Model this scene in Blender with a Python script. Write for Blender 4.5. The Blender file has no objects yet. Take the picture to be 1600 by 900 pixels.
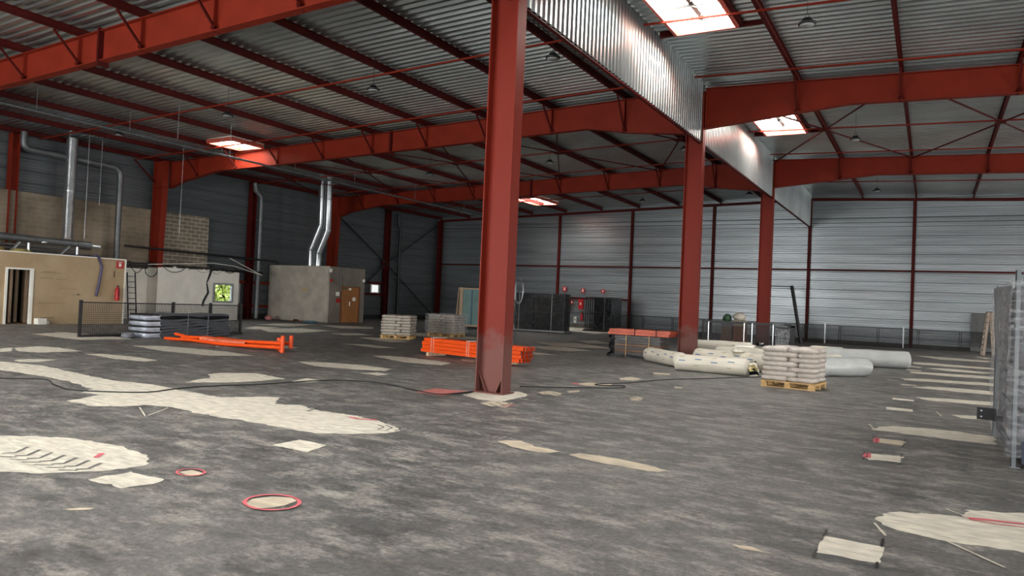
import bpy, bmesh, math, random
from mathutils import Vector, Matrix, noise
random.seed(7)
C = bpy.context.scene.collection
SC = bpy.context.scene
# ------------------------------------------------------------------ camera
F, YAW, PITCH, ROLL = 1144.2, .520669, .0188957, .0435390
fw = Vector((-math.sin(YAW)*math.cos(PITCH), math.cos(YAW)*math.cos(PITCH), math.sin(PITCH)))
rt = Vector((math.cos(YAW), math.sin(YAW), 0)); up = rt.cross(fw)
RT = rt*math.cos(ROLL)+up*math.sin(ROLL); UP = -rt*math.sin(ROLL)+up*math.cos(ROLL)
cd = bpy.data.cameras.new('camera'); cam = bpy.data.objects.new('camera', cd); C.objects.link(cam)
m = Matrix((RT, UP, -fw)).transposed().to_4x4(); m.translation = (0, 0, 1.6)
cam.matrix_world = m
cd.sensor_width = 36; cd.lens = F*36/1600; cd.clip_end = 300; cd.clip_start = .05
SC.camera = cam
# ------------------------------------------------------------------ light
SC.view_settings.view_transform = 'Standard'; SC.view_settings.look = 'None'
SC.view_settings.gamma = 1; SC.view_settings.use_curve_mapping = False
SC.view_settings.exposure = 0.0
w = bpy.data.worlds.new('sky'); SC.world = w; w.use_nodes = True
w.node_tree.nodes['Background'].inputs[0].default_value = (.75, .85, 1, 1)
w.node_tree.nodes['Background'].inputs[1].default_value = 14
PANE = 38.0     # brightness of the skylight domes
def area(name, loc, rot, sx, sy, power, col=(1, 1, .98)):
    l = bpy.data.lights.new(name, 'AREA'); l.shape = 'RECTANGLE'; l.size = sx; l.size_y = sy
    l.energy = power; l.color = col
    o = bpy.data.objects.new(name, l); C.objects.link(o); o.location = loc; o.rotation_euler = rot
    return o
R90 = math.pi/2
# added fill lights, unseen, behind and beside the camera; daylight doors there only assumed
area('unseen_fill', (4, -9.6, 2.6), (R90, 0, 0), 12, 4.8, 850)
area('unseen_fill', (-16, -9.6, 2.6), (R90, 0, 0), 14, 4.8, 3500)
area('unseen_fill', (20.2, 0, 2.4), (R90, 0, R90), 10, 4.4, 1500)
area('unseen_fill', (20.2, 20, 2.6), (R90, 0, R90), 12, 4.8, 1500)
area('unseen_fill', (20.2, 38, 2.6), (R90, 0, R90), 8, 4.6, 1200)

# ------------------------------------------------------------------ helpers
def newmat(name):
    mt = bpy.data.materials.new(name); mt.use_nodes = True
    return mt, mt.node_tree, mt.node_tree.nodes['Principled BSDF']
def rgb(r, g, b):   # sRGB 0..255 to linear
    f = lambda c: ((c/255+.055)/1.055)**2.4 if c/255 > .04045 else c/255/12.92
    return (f(r), f(g), f(b), 1)
def mat(name, col, rough=.6, metal=0, var=.12, scale=3., bump=0, bscale=20, stretch=(1, 1, 1), detail=4, spec=.5, trans=0, alpha=1):
    mt, nt, b = newmat(name); N = nt.nodes; L = nt.links
    tc = N.new('ShaderNodeTexCoord'); mp = N.new('ShaderNodeMapping'); mp.inputs['Scale'].default_value = stretch
    L.new(tc.outputs['Object'], mp.inputs[0])
    nz = N.new('ShaderNodeTexNoise'); nz.inputs['Scale'].default_value = scale; nz.inputs['Detail'].default_value = detail
    L.new(mp.outputs[0], nz.inputs['Vector'])
    cr = N.new('ShaderNodeValToRGB')
    a = [max(0, c*(1-var*1.6)) for c in col[:3]]; z = [min(1, c*(1+var*1.6)) for c in col[:3]]
    cr.color_ramp.elements[0].position = .3; cr.color_ramp.elements[1].position = .7
    cr.color_ramp.elements[0].color = (*a, 1); cr.color_ramp.elements[1].color = (*z, 1)
    L.new(nz.outputs[0], cr.inputs[0]); L.new(cr.outputs[0], b.inputs['Base Color'])
    b.inputs['Roughness'].default_value = rough; b.inputs['Metallic'].default_value = metal
    b.inputs['Specular IOR Level'].default_value = spec
    b.inputs['Transmission Weight'].default_value = trans; b.inputs['Alpha'].default_value = alpha
    if bump:
        n2 = N.new('ShaderNodeTexNoise'); n2.inputs['Scale'].default_value = bscale; n2.inputs['Detail'].default_value = 3
        L.new(mp.outputs[0], n2.inputs['Vector'])
        bp = N.new('ShaderNodeBump'); bp.inputs['Strength'].default_value = bump; bp.inputs['Distance'].default_value = .02
        L.new(n2.outputs[0], bp.inputs['Height']); L.new(bp.outputs[0], b.inputs['Normal'])
    return mt
def emis(name, col, s):
    mt, nt, b = newmat(name)
    b.inputs['Base Color'].default_value = col; b.inputs['Emission Color'].default_value = col; b.inputs['Emission Strength'].default_value = s
    return mt

class MB:
    def __init__(s): s.v = []; s.f = []; s.mi = []; s.sm = []
    def add(s, vs, fs, mi=0, smooth=False):
        n = len(s.v); s.v += [tuple(v) for v in vs]
        s.f += [tuple(i+n for i in f) for f in fs]; s.mi += [mi]*len(fs); s.sm += [smooth]*len(fs); return s
    def box(s, x0, x1, y0, y1, z0, z1, mi=0, M=None):
        vs = [Vector((x, y, z)) for z in (z0, z1) for y in (y0, y1) for x in (x0, x1)]
        if M: vs = [M @ v for v in vs]
        return s.add(vs, [(0, 2, 3, 1), (4, 5, 7, 6), (0, 1, 5, 4), (2, 6, 7, 3), (0, 4, 6, 2), (1, 3, 7, 5)], mi)
    def bar(s, a, b, w, h=None, mi=0, upv=(0, 0, 1)):   # rectangular bar from a to b
        h = h or w; a = Vector(a); b = Vector(b); d = (b-a); L = d.length; d.normalize()
        u = Vector(upv)
        if abs(d.dot(u)) > .98: u = Vector((1, 0, 0))
        x = d.cross(u).normalized(); z = x.cross(d)
        M = Matrix((x, d, z)).transposed().to_4x4(); M.translation = a
        return s.box(-w/2, w/2, 0, L, -h/2, h/2, mi, M)
    def tube(s, pts, r, n=8, mi=0, cap=True, closed=False, rr=None):
        pts = [Vector(p) for p in pts]; k = len(pts); rings = []; pv = None
        for i, p in enumerate(pts):
            if closed: d = pts[(i+1) % k]-pts[i-1]
            else: d = pts[min(i+1, k-1)]-pts[max(i-1, 0)]
            d.normalize()
            if pv is None:
                u = Vector((0, 0, 1)) if abs(d.z) < .9 else Vector((1, 0, 0)); x = d.cross(u).normalized()
            else: x = (pv-d*pv.dot(d)).normalized()
            pv = x; y = d.cross(x); q = rr[i] if rr else r
            rings.append([p+(x*math.cos(t*2*math.pi/n)+y*math.sin(t*2*math.pi/n))*q for t in range(n)])
        vs = [v for g in rings for v in g]; fs = []
        for i in range(k if closed else k-1):
            j = (i+1) % k
            for t in range(n): fs.append((i*n+t, i*n+(t+1) % n, j*n+(t+1) % n, j*n+t))
        s.add(vs, fs, mi, True)
        if cap and not closed: s.add(rings[0], [tuple(range(n))[::-1]], mi); s.add(rings[-1], [tuple(range(n))], mi)
        return s
    def extr(s, prof, p0, p1, mi=0, closed=True, cap=True):   # prof: list of 3D offsets, swept p0 -> p1
        p0 = Vector(p0); p1 = Vector(p1); n = len(prof)
        vs = [p0+Vector(q) for q in prof]+[p1+Vector(q) for q in prof]
        fs = [(i, (i+1) % n, n+(i+1) % n, n+i) for i in range(n if closed else n-1)]
        if closed and cap: fs += [tuple(range(n))[::-1], tuple(range(n, 2*n))]
        return s.add(vs, fs, mi)
    def lathe(s, prof, c=(0, 0, 0), n=24, mi=0):
        c = Vector(c); vs = []
        for r, z in prof: vs += [c+Vector((r*math.cos(t*2*math.pi/n), r*math.sin(t*2*math.pi/n), z)) for t in range(n)]
        fs = [(i*n+t, i*n+(t+1) % n, (i+1)*n+(t+1) % n, (i+1)*n+t) for i in range(len(prof)-1) for t in range(n)]
        return s.add(vs, fs, mi, True)
    def mesh(s, name, mats):
        me = bpy.data.meshes.new(name); me.from_pydata(s.v, [], s.f)
        for x in (mats if isinstance(mats, (list, tuple)) else [mats]): me.materials.append(x)
        me.polygons.foreach_set('material_index', s.mi); me.polygons.foreach_set('use_smooth', s.sm); me.update()
        bm = bmesh.new(); bm.from_mesh(me); bmesh.ops.recalc_face_normals(bm, faces=bm.faces); bm.to_mesh(me); bm.free()
        return me
    def obj(s, name, mats, parent=None, loc=None, label=None):
        o = bpy.data.objects.new(name, s.mesh(name, mats)); C.objects.link(o)
        if parent: o.parent = parent
        if loc: o.location = loc
        if label: o['label'] = label
        return o
def tag(o, label, cat, group=None, kind=None):
    o['label'] = label; o['category'] = cat
    if group: o['group'] = group
    if kind: o['kind'] = kind
    return o
def thing(name, label, cat, loc=(0, 0, 0), rz=0, group=None):
    o = bpy.data.objects.new(name, None); C.objects.link(o); o.location = loc; o.rotation_euler = (0, 0, rz)
    o.empty_display_size = .1
    return tag(o, label, cat, group)
def struct(name, mb, mats):
    o = mb.obj(name, mats); o['kind'] = 'structure'; return o
def dup(root, loc, rz=None, label=None):
    r = root.copy(); C.objects.link(r); r.location = loc
    if rz is not None: r.rotation_euler = (0, 0, rz)
    if label: r['label'] = label
    for ch in list(root.children):
        c = ch.copy(); C.objects.link(c); c.parent = r
        for g in list(ch.children): d = g.copy(); C.objects.link(d); d.parent = c
    return r
def arc(c, r, a0, a1, n, ux, uy):
    c = Vector(c); ux = Vector(ux); uy = Vector(uy)
    return [c+ux*r*math.cos(a0+(a1-a0)*i/n)+uy*r*math.sin(a0+(a1-a0)*i/n) for i in range(n+1)]
ORD = ['first', 'second', 'third', 'fourth', 'fifth', 'sixth', 'seventh', 'eighth', 'ninth', 'tenth', 'eleventh', 'twelfth']

# ------------------------------------------------------------------ materials
RED = mat('red_primer', rgb(126, 42, 27), .55, 0, .08, 1.2, .05, 8, spec=.12)
REDDK = mat('dark_red_steel', rgb(78, 21, 18), .55, 0, .12, 1.5, spec=.15)
ZINC = mat('galvanised_deck', rgb(184, 191, 192), .3, .9, .10, .5, 0)
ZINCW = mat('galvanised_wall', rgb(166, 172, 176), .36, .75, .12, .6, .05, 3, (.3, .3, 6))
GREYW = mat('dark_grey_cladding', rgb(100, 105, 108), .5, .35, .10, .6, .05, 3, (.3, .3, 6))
STEEL = mat('bright_duct', rgb(190, 195, 198), .28, .9, .06, 3)
DUCT = mat('dull_duct', rgb(112, 116, 118), .45, .6, .12, 3)
BLACK = mat('black_paint', rgb(28, 28, 30), .45, 0, .2, 4)
BLACKPL = mat('black_film', rgb(24, 25, 27), .18, 0, .3, 3, .5, 5)
WHITE = mat('white_paint', rgb(248, 246, 236), .6, 0, .04, 2)
ORANGE = mat('orange_powder_coat', rgb(240, 82, 14), .4, 0, .04, 3)
ORANGE2 = mat('dusty_orange', rgb(196, 92, 66), .5, 0, .10, 3)
WOOD = mat('pallet_wood', rgb(205, 168, 112), .7, 0, .18, 5, .1, 30, (1, 1, 6))
WOODP = mat('pale_timber', rgb(212, 182, 152), .7, 0, .12, 5, 0, 30, (6, 6, 1))
BAG = mat('white_plastic_bag', rgb(200, 190, 180), .33, 0, .10, 5, .35, 14)
ROLLM = mat('cream_roll_film', rgb(226, 220, 204), .38, 0, .05, 2, .8, 4, (1, 1, 1))
BLUE = mat('blue_print', rgb(60, 110, 165), .5)
GREYPL = mat('grey_film', rgb(120, 124, 130), .25, 0, .2, 4, .5, 8)
GREYPN = mat('grey_panels', rgb(96, 98, 104), .5, 0, .1, 4, .2, 12, (1, 1, 8))
REDP = mat('signal_red', rgb(190, 30, 36), .4, 0, .05, 3)
RUBBER = mat('black_cable', rgb(22, 22, 24), .6)
TAN = None
def concrete(name, base, hi, s=1.2):
    mt, nt, b = newmat(name); N = nt.nodes; L = nt.links
    tc = N.new('ShaderNodeTexCoord'); nz = N.new('ShaderNodeTexNoise'); nz.inputs['Scale'].default_value = s; nz.inputs['Detail'].default_value = 9; nz.inputs['Roughness'].default_value = .62
    L.new(tc.outputs['Object'], nz.inputs['Vector'])
    cr = N.new('ShaderNodeValToRGB'); cr.color_ramp.elements[0].position = .32; cr.color_ramp.elements[1].position = .68
    cr.color_ramp.elements[0].color = base; cr.color_ramp.elements[1].color = hi
    L.new(nz.outputs[0], cr.inputs[0]); L.new(cr.outputs[0], b.inputs['Base Color']); b.inputs['Roughness'].default_value = .75
    return mt
CONC = concrete('cast_concrete_lit', rgb(168, 161, 148), rgb(206, 199, 186))  # front face of the concrete room, lightened to look lit
CONC2 = concrete('cast_concrete_shaded', rgb(112, 104, 92), rgb(134, 127, 116))  # same concrete, darkened for the side turned from the light

def floor_mat():
    mt, nt, b = newmat('worn_asphalt'); N = nt.nodes; L = nt.links
    tc = N.new('ShaderNodeTexCoord')
    def nz(scale, det, rough, st=(1, 1, 1), rot=0):
        mp = N.new('ShaderNodeMapping'); mp.inputs['Scale'].default_value = st; mp.inputs['Rotation'].default_value = (0, 0, rot)
        L.new(tc.outputs['Object'], mp.inputs[0])
        n = N.new('ShaderNodeTexNoise'); n.inputs['Scale'].default_value = scale; n.inputs['Detail'].default_value = det; n.inputs['Roughness'].default_value = rough
        L.new(mp.outputs[0], n.inputs['Vector']); return n.outputs[0]
    def ramp(x, p0, p1, c0, c1):
        r = N.new('ShaderNodeValToRGB'); r.color_ramp.elements[0].position = p0; r.color_ramp.elements[1].position = p1
        r.color_ramp.elements[0].color = c0; r.color_ramp.elements[1].color = c1; L.new(x, r.inputs[0]); return r.outputs[0]
    def mix(t, a, bb, f):
        x = N.new('ShaderNodeMix'); x.data_type = 'RGBA'; x.blend_type = t
        if isinstance(f, float): x.inputs[0].default_value = f
        else: L.new(f, x.inputs[0])
        L.new(a, x.inputs[6]); L.new(bb, x.inputs[7]); return x.outputs[2]
    base = ramp(nz(.55, 6, .6), .3, .72, rgb(74, 74, 74), rgb(114, 113, 110))
    streak = ramp(nz(2.4, 12, .78, (.8, 1.5, 1), .5), .48, .62, (0, 0, 0, 1), (1, 1, 1, 1))
    light = ramp(nz(3, 4, .6), 0, 1, rgb(160, 156, 149), rgb(142, 140, 134))
    c = mix('MIX', base, light, streak)
    dark = ramp(nz(3.0, 10, .75, (.6, 1.4, 1), -.35), .5, .6, (1, 1, 1, 1), (.55, .54, .54, 1))
    c = mix('MULTIPLY', c, dark, .8)
    grit = ramp(nz(22, 8, .85), .35, .65, (.5, .5, .5, 1), (1.5, 1.5, 1.5, 1))
    c = mix('MULTIPLY', c, grit, 1.0)
    speck = ramp(nz(34, 3, .7, (1, 1, 1)), .66, .74, (0, 0, 0, 1), (.55, .55, .55, 1))
    c = mix('MIX', c, light, speck)
    L.new(c, b.inputs['Base Color'])
    b.inputs['Roughness'].default_value = .55; b.inputs['Specular IOR Level'].default_value = .4
    bp = N.new('ShaderNodeBump'); bp.inputs['Strength'].default_value = .5; bp.inputs['Distance'].default_value = .01
    L.new(nz(18, 5, .7, (1, 2, 1), .5), bp.inputs['Height']); L.new(bp.outputs[0], b.inputs['Normal'])
    return mt
FLOOR = floor_mat()
PALE = mat('ground_concrete', rgb(208, 203, 188), .75, 0, .13, 5, .9, 9, (1, 2.2, 1), 12, spec=.2)
TANF = mat('filler_patch', rgb(196, 184, 162), .7, 0, .15, 4, .2, 12, (1, 3, 1), 8)
PINK = mat('pink_spray', rgb(206, 100, 108), .7, 0, .15, 8)
REDMAT = mat('faded_red_square', rgb(176, 104, 98), .7, 0, .12, 4)

PATCH_PALE = [[(-16.698, 7.254), (-15.736, 7.493), (-14.667, 7.708), (-13.37, 7.525), (-11.882, 7.327), (-11.074, 7.479), (-9.98, 7.39), (-9.078, 7.32), (-8.803, 7.733), (-8.506, 7.961), (-8.088, 7.433), (-7.748, 7.616), (-7.194, 7.43), (-6.545, 7.473), (-5.998, 7.313), (-5.601, 7.125), (-5.445, 6.978), (-5.481, 6.773), (-5.694, 6.516), (-6.006, 6.221), (-6.61, 6.21), (-7.136, 6.19), (-7.822, 6.177), (-8.772, 6.265), (-9.103, 6.164), (-9.164, 5.931), (-9.422, 5.656), (-10.077, 5.634), (-10.216, 5.946), (-10.349, 6.298), (-10.722, 6.189), (-11.002, 6.541), (-11.989, 6.757), (-13.097, 6.841), (-14.283, 6.809), (-15.24, 6.627)], [(-8.595, 3.773), (-8.24, 3.963), (-7.789, 4.29), (-7.008, 4.423), (-6.59, 4.388), (-6.274, 4.289), (-6.054, 4.099), (-6.044, 3.913), (-6.134, 3.713), (-6.445, 3.359), (-6.672, 3.224), (-6.958, 3.069)], [(-5.916, 3.521), (-5.922, 3.894), (-5.659, 3.878), (-5.492, 3.904), (-5.416, 3.749), (-5.47, 3.524), (-5.594, 3.523)], [(-5.905, 5.428), (-5.926, 5.831), (-5.499, 5.798), (-5.393, 5.419)], [(-12.706, 12.323), (-12.042, 12.776), (-11.205, 12.929), (-10.269, 12.764), (-10.109, 12.288), (-10.608, 12.042), (-11.739, 11.862)], [(-12.905, 15.129), (-12.637, 15.6), (-11.749, 15.566), (-10.435, 15.29), (-10.167, 14.494), (-11.226, 14.362)], [(-10.155, 11.571), (-10.018, 11.972), (-9.613, 11.895), (-9.614, 11.494)], [(-6.798, 10.346), (-6.846, 10.925), (-6.347, 11.507), (-5.968, 11.168), (-5.887, 10.118), (-6.333, 10.058)], [(-0.626, 5.799), (-0.237, 5.802), (-0.247, 5.391), (-0.631, 5.358)], [(-0.348, 6.572), (-0.303, 6.763), (-0.205, 6.886), (-0.022, 7.008), (0.161, 7.062), (0.296, 7.078), (0.284, 7.394), (0.54, 7.477), (1.201, 7.883), (0.97, 6.315), (0.611, 6.296), (0.305, 6.247), (-0.015, 6.269), (-0.184, 6.309), (-0.285, 6.41)], [(-0.627, 9.44), (-0.615, 9.64), (-0.257, 9.722), (-0.256, 9.282), (-0.57, 9.178)], [(-0.68, 11.663), (-0.629, 12.072), (-0.448, 12.324), (-0.075, 12.461), (0.41, 12.494), (0.835, 12.357), (0.785, 11.582), (0.235, 11.547), (-0.381, 11.673)], [(-0.653, 14.877), (-0.237, 14.877), (-0.23, 14.468), (-0.633, 14.462)], [(-0.635, 16.715), (-0.249, 16.663), (-0.244, 16.34), (-0.619, 16.321)], [(0.324, 14.639), (0.571, 14.794), (1.011, 14.953), (0.973, 14.37), (0.462, 14.261)], [(-0.237, 17.304), (0.335, 17.586), (1.201, 17.719), (1.148, 16.906), (0.538, 16.87), (-0.006, 16.797)], [(-0.357, 19.733), (-0.017, 20.336), (0.646, 20.557), (1.378, 20.421), (1.313, 19.433), (0.614, 19.448), (-0.015, 19.585)], [(-0.654, 22.414), (-0.176, 22.785), (1.561, 23.212), (1.492, 22.164), (0.265, 21.934), (-0.575, 21.787)], [(-0.527, 25.565), (0.471, 25.847), (1.749, 26.095), (1.672, 24.916), (0.451, 24.658), (-0.462, 24.875)], [(-0.115, 28.064), (0.516, 28.607), (1.823, 28.012), (1.436, 27.162), (0.492, 27.157)], [(-0.57, 31.187), (-0.052, 31.526), (0.961, 31.273), (2.06, 30.839), (2.005, 30.0), (0.536, 29.801), (-0.485, 29.946)], [(-0.612, 37.087), (0.418, 37.239), (2.353, 36.333), (1.955, 35.175), (0.393, 34.807)], [(1.782, 40.26), (2.426, 39.376), (2.123, 38.248)], [(-0.592, 20.439), (-0.248, 20.453), (-0.245, 20.256), (-0.583, 20.143)], [(-0.64, 26.58), (-0.212, 26.502), (-0.209, 26.174), (-0.627, 26.083)], [(-0.636, 28.661), (-0.229, 28.278), (-0.262, 27.851), (-0.659, 28.031)], [(-13.856, 26.337), (-12.813, 27.906), (-11.595, 27.092), (-10.347, 25.891), (-11.47, 24.997), (-12.536, 24.989)], [(-13.731, 29.895), (-13.298, 31.046), (-11.769, 29.424), (-12.323, 28.112)], [(-12.747, 23.738), (-12.219, 24.897), (-10.344, 23.903), (-10.65, 22.703), (-11.607, 22.655)], [(-11.278, 20.931), (-10.713, 20.921), (-10.057, 20.609), (-10.618, 20.089)], [(-18.863, 21.326), (-18.224, 22.059), (-16.299, 21.169), (-16.355, 20.155), (-17.906, 20.77)], [(-16.588, 18.001), (-15.766, 18.458), (-14.43, 18.108), (-14.71, 17.525)], [(-24.465, 21.481), (-24.528, 23.884), (-22.542, 23.823), (-21.786, 21.226), (-22.472, 20.212)], [(-26.82, 27.408), (-25.448, 28.732), (-24.794, 29.109), (-23.355, 27.427), (-24.166, 25.957)], [(-27.746, 24.158), (-28.705, 27.05), (-27.375, 27.973), (-26.023, 24.533)], [(-21.112, 22.136), (-20.76, 23.46), (-19.57, 23.0), (-19.932, 21.787)], [(-18.72, 9.172), (-19.048, 9.911), (-18.511, 10.078), (-17.247, 9.977), (-17.337, 9.028), (-17.822, 8.869)], [(-16.61, 9.641), (-16.439, 9.952), (-15.574, 10.093), (-14.504, 10.021), (-14.399, 9.624), (-15.19, 9.483)], [(-11.676, 9.103), (-11.72, 9.423), (-11.345, 9.937), (-10.294, 9.69), (-10.301, 9.032), (-10.481, 8.502), (-10.858, 8.031), (-11.111, 8.471), (-11.141, 8.758)], [(-23.485, 12.017), (-24.157, 13.325), (-22.397, 13.527), (-20.549, 13.389), (-20.817, 11.845)], [(-18.652, 8.867), (-18.898, 9.258), (-17.888, 8.741), (-17.827, 8.478)], [(-18.391, 11.902), (-17.844, 12.553), (-15.801, 12.767), (-14.367, 12.557), (-14.876, 11.661), (-16.657, 11.547)], [(-18.805, 14.829), (-18.72, 15.829), (-17.235, 15.773), (-15.745, 15.369), (-16.113, 14.071), (-17.226, 13.91)], [(-20.363, 26.793), (-19.24, 27.318), (-17.046, 26.849), (-15.939, 25.114), (-16.964, 24.548), (-18.642, 24.627)], [(-9.93, 9.501), (-10.125, 10.081), (-9.652, 10.014), (-9.583, 9.625)], [(-25.011, 21.115), (-26.252, 22.862), (-25.138, 23.327), (-24.089, 20.986)], [(-22.877, 47.514), (-21.191, 47.666), (-16.58, 41.586), (-16.283, 37.978), (-18.91, 40.189)], [(-15.864, 7.809), (-15.993, 8.149), (-15.604, 8.509), (-15.278, 7.966), (-15.447, 7.698)]]
PATCH_TAN = [[(-6.094, 11.666), (-6.003, 12.046), (-5.653, 11.91), (-5.59, 11.473), (-5.886, 11.513)], [(-6.176, 13.534), (-6.094, 13.985), (-5.642, 14.195), (-5.578, 13.765), (-5.896, 13.379)], [(-5.997, 15.457), (-5.932, 15.967), (-5.588, 15.78), (-5.571, 15.203), (-5.819, 15.081)], [(-4.53, 12.175), (-4.526, 12.548), (-4.352, 12.495), (-4.297, 12.08), (-4.412, 11.953)], [(-4.549, 14.848), (-4.385, 14.881), (-4.342, 14.606), (-4.419, 14.514)], [(-5.954, 17.59), (-5.525, 17.675), (-5.45, 17.29), (-5.759, 17.113)], [(-6.06, 9.723), (-6.033, 10.063), (-5.669, 10.147), (-5.531, 9.609), (-5.773, 9.541)], [(-4.246, 7.235), (-4.219, 7.363), (-4.06, 7.458), (-3.788, 7.261), (-3.444, 7.204), (-3.493, 7.072), (-3.656, 7.014), (-3.96, 7.059)], [(-3.301, 7.114), (-3.239, 7.255), (-3.01, 7.329), (-2.624, 7.259), (-2.201, 7.103), (-2.259, 6.983), (-2.544, 6.952), (-2.937, 6.986)], [(-4.424, 3.834), (-4.476, 3.95), (-4.407, 4.077), (-4.281, 4.155), (-4.189, 4.113), (-4.149, 3.967), (-4.224, 3.821), (-4.32, 3.787)], [(-5.612, 4.127), (-5.587, 4.242), (-5.418, 4.231), (-5.375, 4.147), (-5.472, 4.095)], [(-5.264, 2.971), (-5.212, 3.053), (-5.139, 3.111), (-5.118, 3.067), (-5.202, 2.981)], [(-1.137, 5.166), (-1.015, 5.211), (-0.836, 5.142), (-0.977, 5.128)], [(-5.753, 12.199), (-5.669, 12.579), (-5.569, 12.275), (-5.628, 12.072)], [(-11.081, 16.689), (-10.597, 16.741), (-10.206, 15.974), (-10.597, 16.026)], [(-0.612, 10.942), (-0.25, 10.92), (-0.253, 10.525), (-0.602, 10.538)]]
RED_MAT = [(-7.537, 9.993), (-7.619, 10.697), (-6.961, 10.792), (-6.945, 9.941)]
PAINT_LINES = [([(-4.128, 4.094), (-4.098, 4.058), (-4.079, 4.019), (-4.069, 3.977), (-4.07, 3.936), (-4.082, 3.896), (-4.104, 3.861), (-4.134, 3.831), (-4.171, 3.807), (-4.214, 3.791), (-4.261, 3.784), (-4.309, 3.786), (-4.357, 3.796), (-4.401, 3.815), (-4.441, 3.842), (-4.473, 3.876), (-4.497, 3.915), (-4.51, 3.957), (-4.511, 4.001), (-4.501, 4.043), (-4.48, 4.081), (-4.448, 4.114), (-4.408, 4.14), (-4.362, 4.156), (-4.312, 4.163), (-4.26, 4.159), (-4.211, 4.146), (-4.166, 4.124)], 0.03), ([(-5.429, 4.252), (-5.408, 4.232), (-5.393, 4.21), (-5.384, 4.186), (-5.382, 4.163), (-5.386, 4.14), (-5.397, 4.119), (-5.413, 4.1), (-5.435, 4.086), (-5.461, 4.076), (-5.489, 4.072), (-5.519, 4.072), (-5.549, 4.077), (-5.578, 4.088), (-5.604, 4.103), (-5.626, 4.122), (-5.642, 4.144), (-5.652, 4.168), (-5.656, 4.192), (-5.652, 4.216), (-5.642, 4.238), (-5.625, 4.257), (-5.602, 4.272), (-5.575, 4.282), (-5.546, 4.287), (-5.515, 4.286), (-5.484, 4.279), (-5.455, 4.268)], 0.02), ([(-0.578, 10.504), (-0.594, 10.898), (-0.565, 10.925), (-0.55, 10.529)], 0.045), ([(-0.609, 9.275), (-0.618, 9.589), (-0.586, 9.618), (-0.572, 9.308)], 0.045), ([(0.308, 7.066), (0.429, 7.117), (0.69, 7.171)], 0.05), ([(0.316, 7.028), (0.51, 7.03), (0.68, 7.059)], 0.02), ([(-6.563, 7.308), (-6.375, 7.282), (-6.138, 7.379)], 0.05), ([(-6.744, 4.135), (-6.61, 3.994)], 0.05), ([(0.969, 15.005), (0.985, 14.559)], 0.06), ([(-5.599, 9.63), (-5.562, 9.959)], 0.04), ([(-6.272, 13.588), (-6.091, 13.471)], 0.1)]
BLACK_TICKS = [[(-0.628, 5.965), (-0.63, 5.76)], [(-0.631, 5.421), (-0.629, 5.222)], [(-0.255, 5.995), (-0.255, 5.771)], [(-0.258, 5.397), (-0.262, 5.28)], [(-0.619, 11.059), (-0.619, 10.814)], [(-0.627, 10.573), (-0.62, 10.354)], [(-0.247, 11.099), (-0.256, 10.857)], [(-0.255, 10.578), (-0.263, 10.357)], [(-0.64, 9.713), (-0.64, 9.522)], [(-0.618, 9.312), (-0.619, 9.136)], [(-0.253, 9.819), (-0.254, 9.633)], [(-0.248, 9.246), (-0.255, 9.076)]]
CHALK_LINES = [[(-8.974, 5.969), (-8.312, 5.611)], [(-8.333, 5.658), (-8.695, 6.182)], [(-0.338, 6.41), (-0.243, 6.094)], [(0.155, 7.292), (0.289, 7.14)], [(0.132, 6.255), (0.296, 6.042), (0.464, 5.821)], [(-0.76, 12.249), (-0.637, 11.634)], [(0.127, 14.939), (0.196, 14.223)]]
FLOOR_CABLE_A = [(-13.285, 5.966), (-12.99, 6.2), (-12.448, 6.604), (-11.756, 6.374), (-11.06, 6.24), (-10.595, 6.445), (-10.143, 6.858), (-10.23, 7.458), (-10.128, 8.093), (-9.881, 8.668), (-9.755, 9.41), (-9.545, 10.15), (-9.044, 10.458), (-8.429, 10.444), (-7.626, 10.146), (-7.038, 10.072), (-6.874, 10.761)]
FLOOR_CABLE_B = [(-6.684, 12.11), (-6.233, 12.5), (-5.582, 13.127), (-5.242, 13.533), (-5.304, 13.935), (-5.67, 13.654), (-5.836, 13.784), (-5.479, 14.574), (-5.109, 15.989), (-4.441, 17.264), (-3.549, 19.109)]
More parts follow.
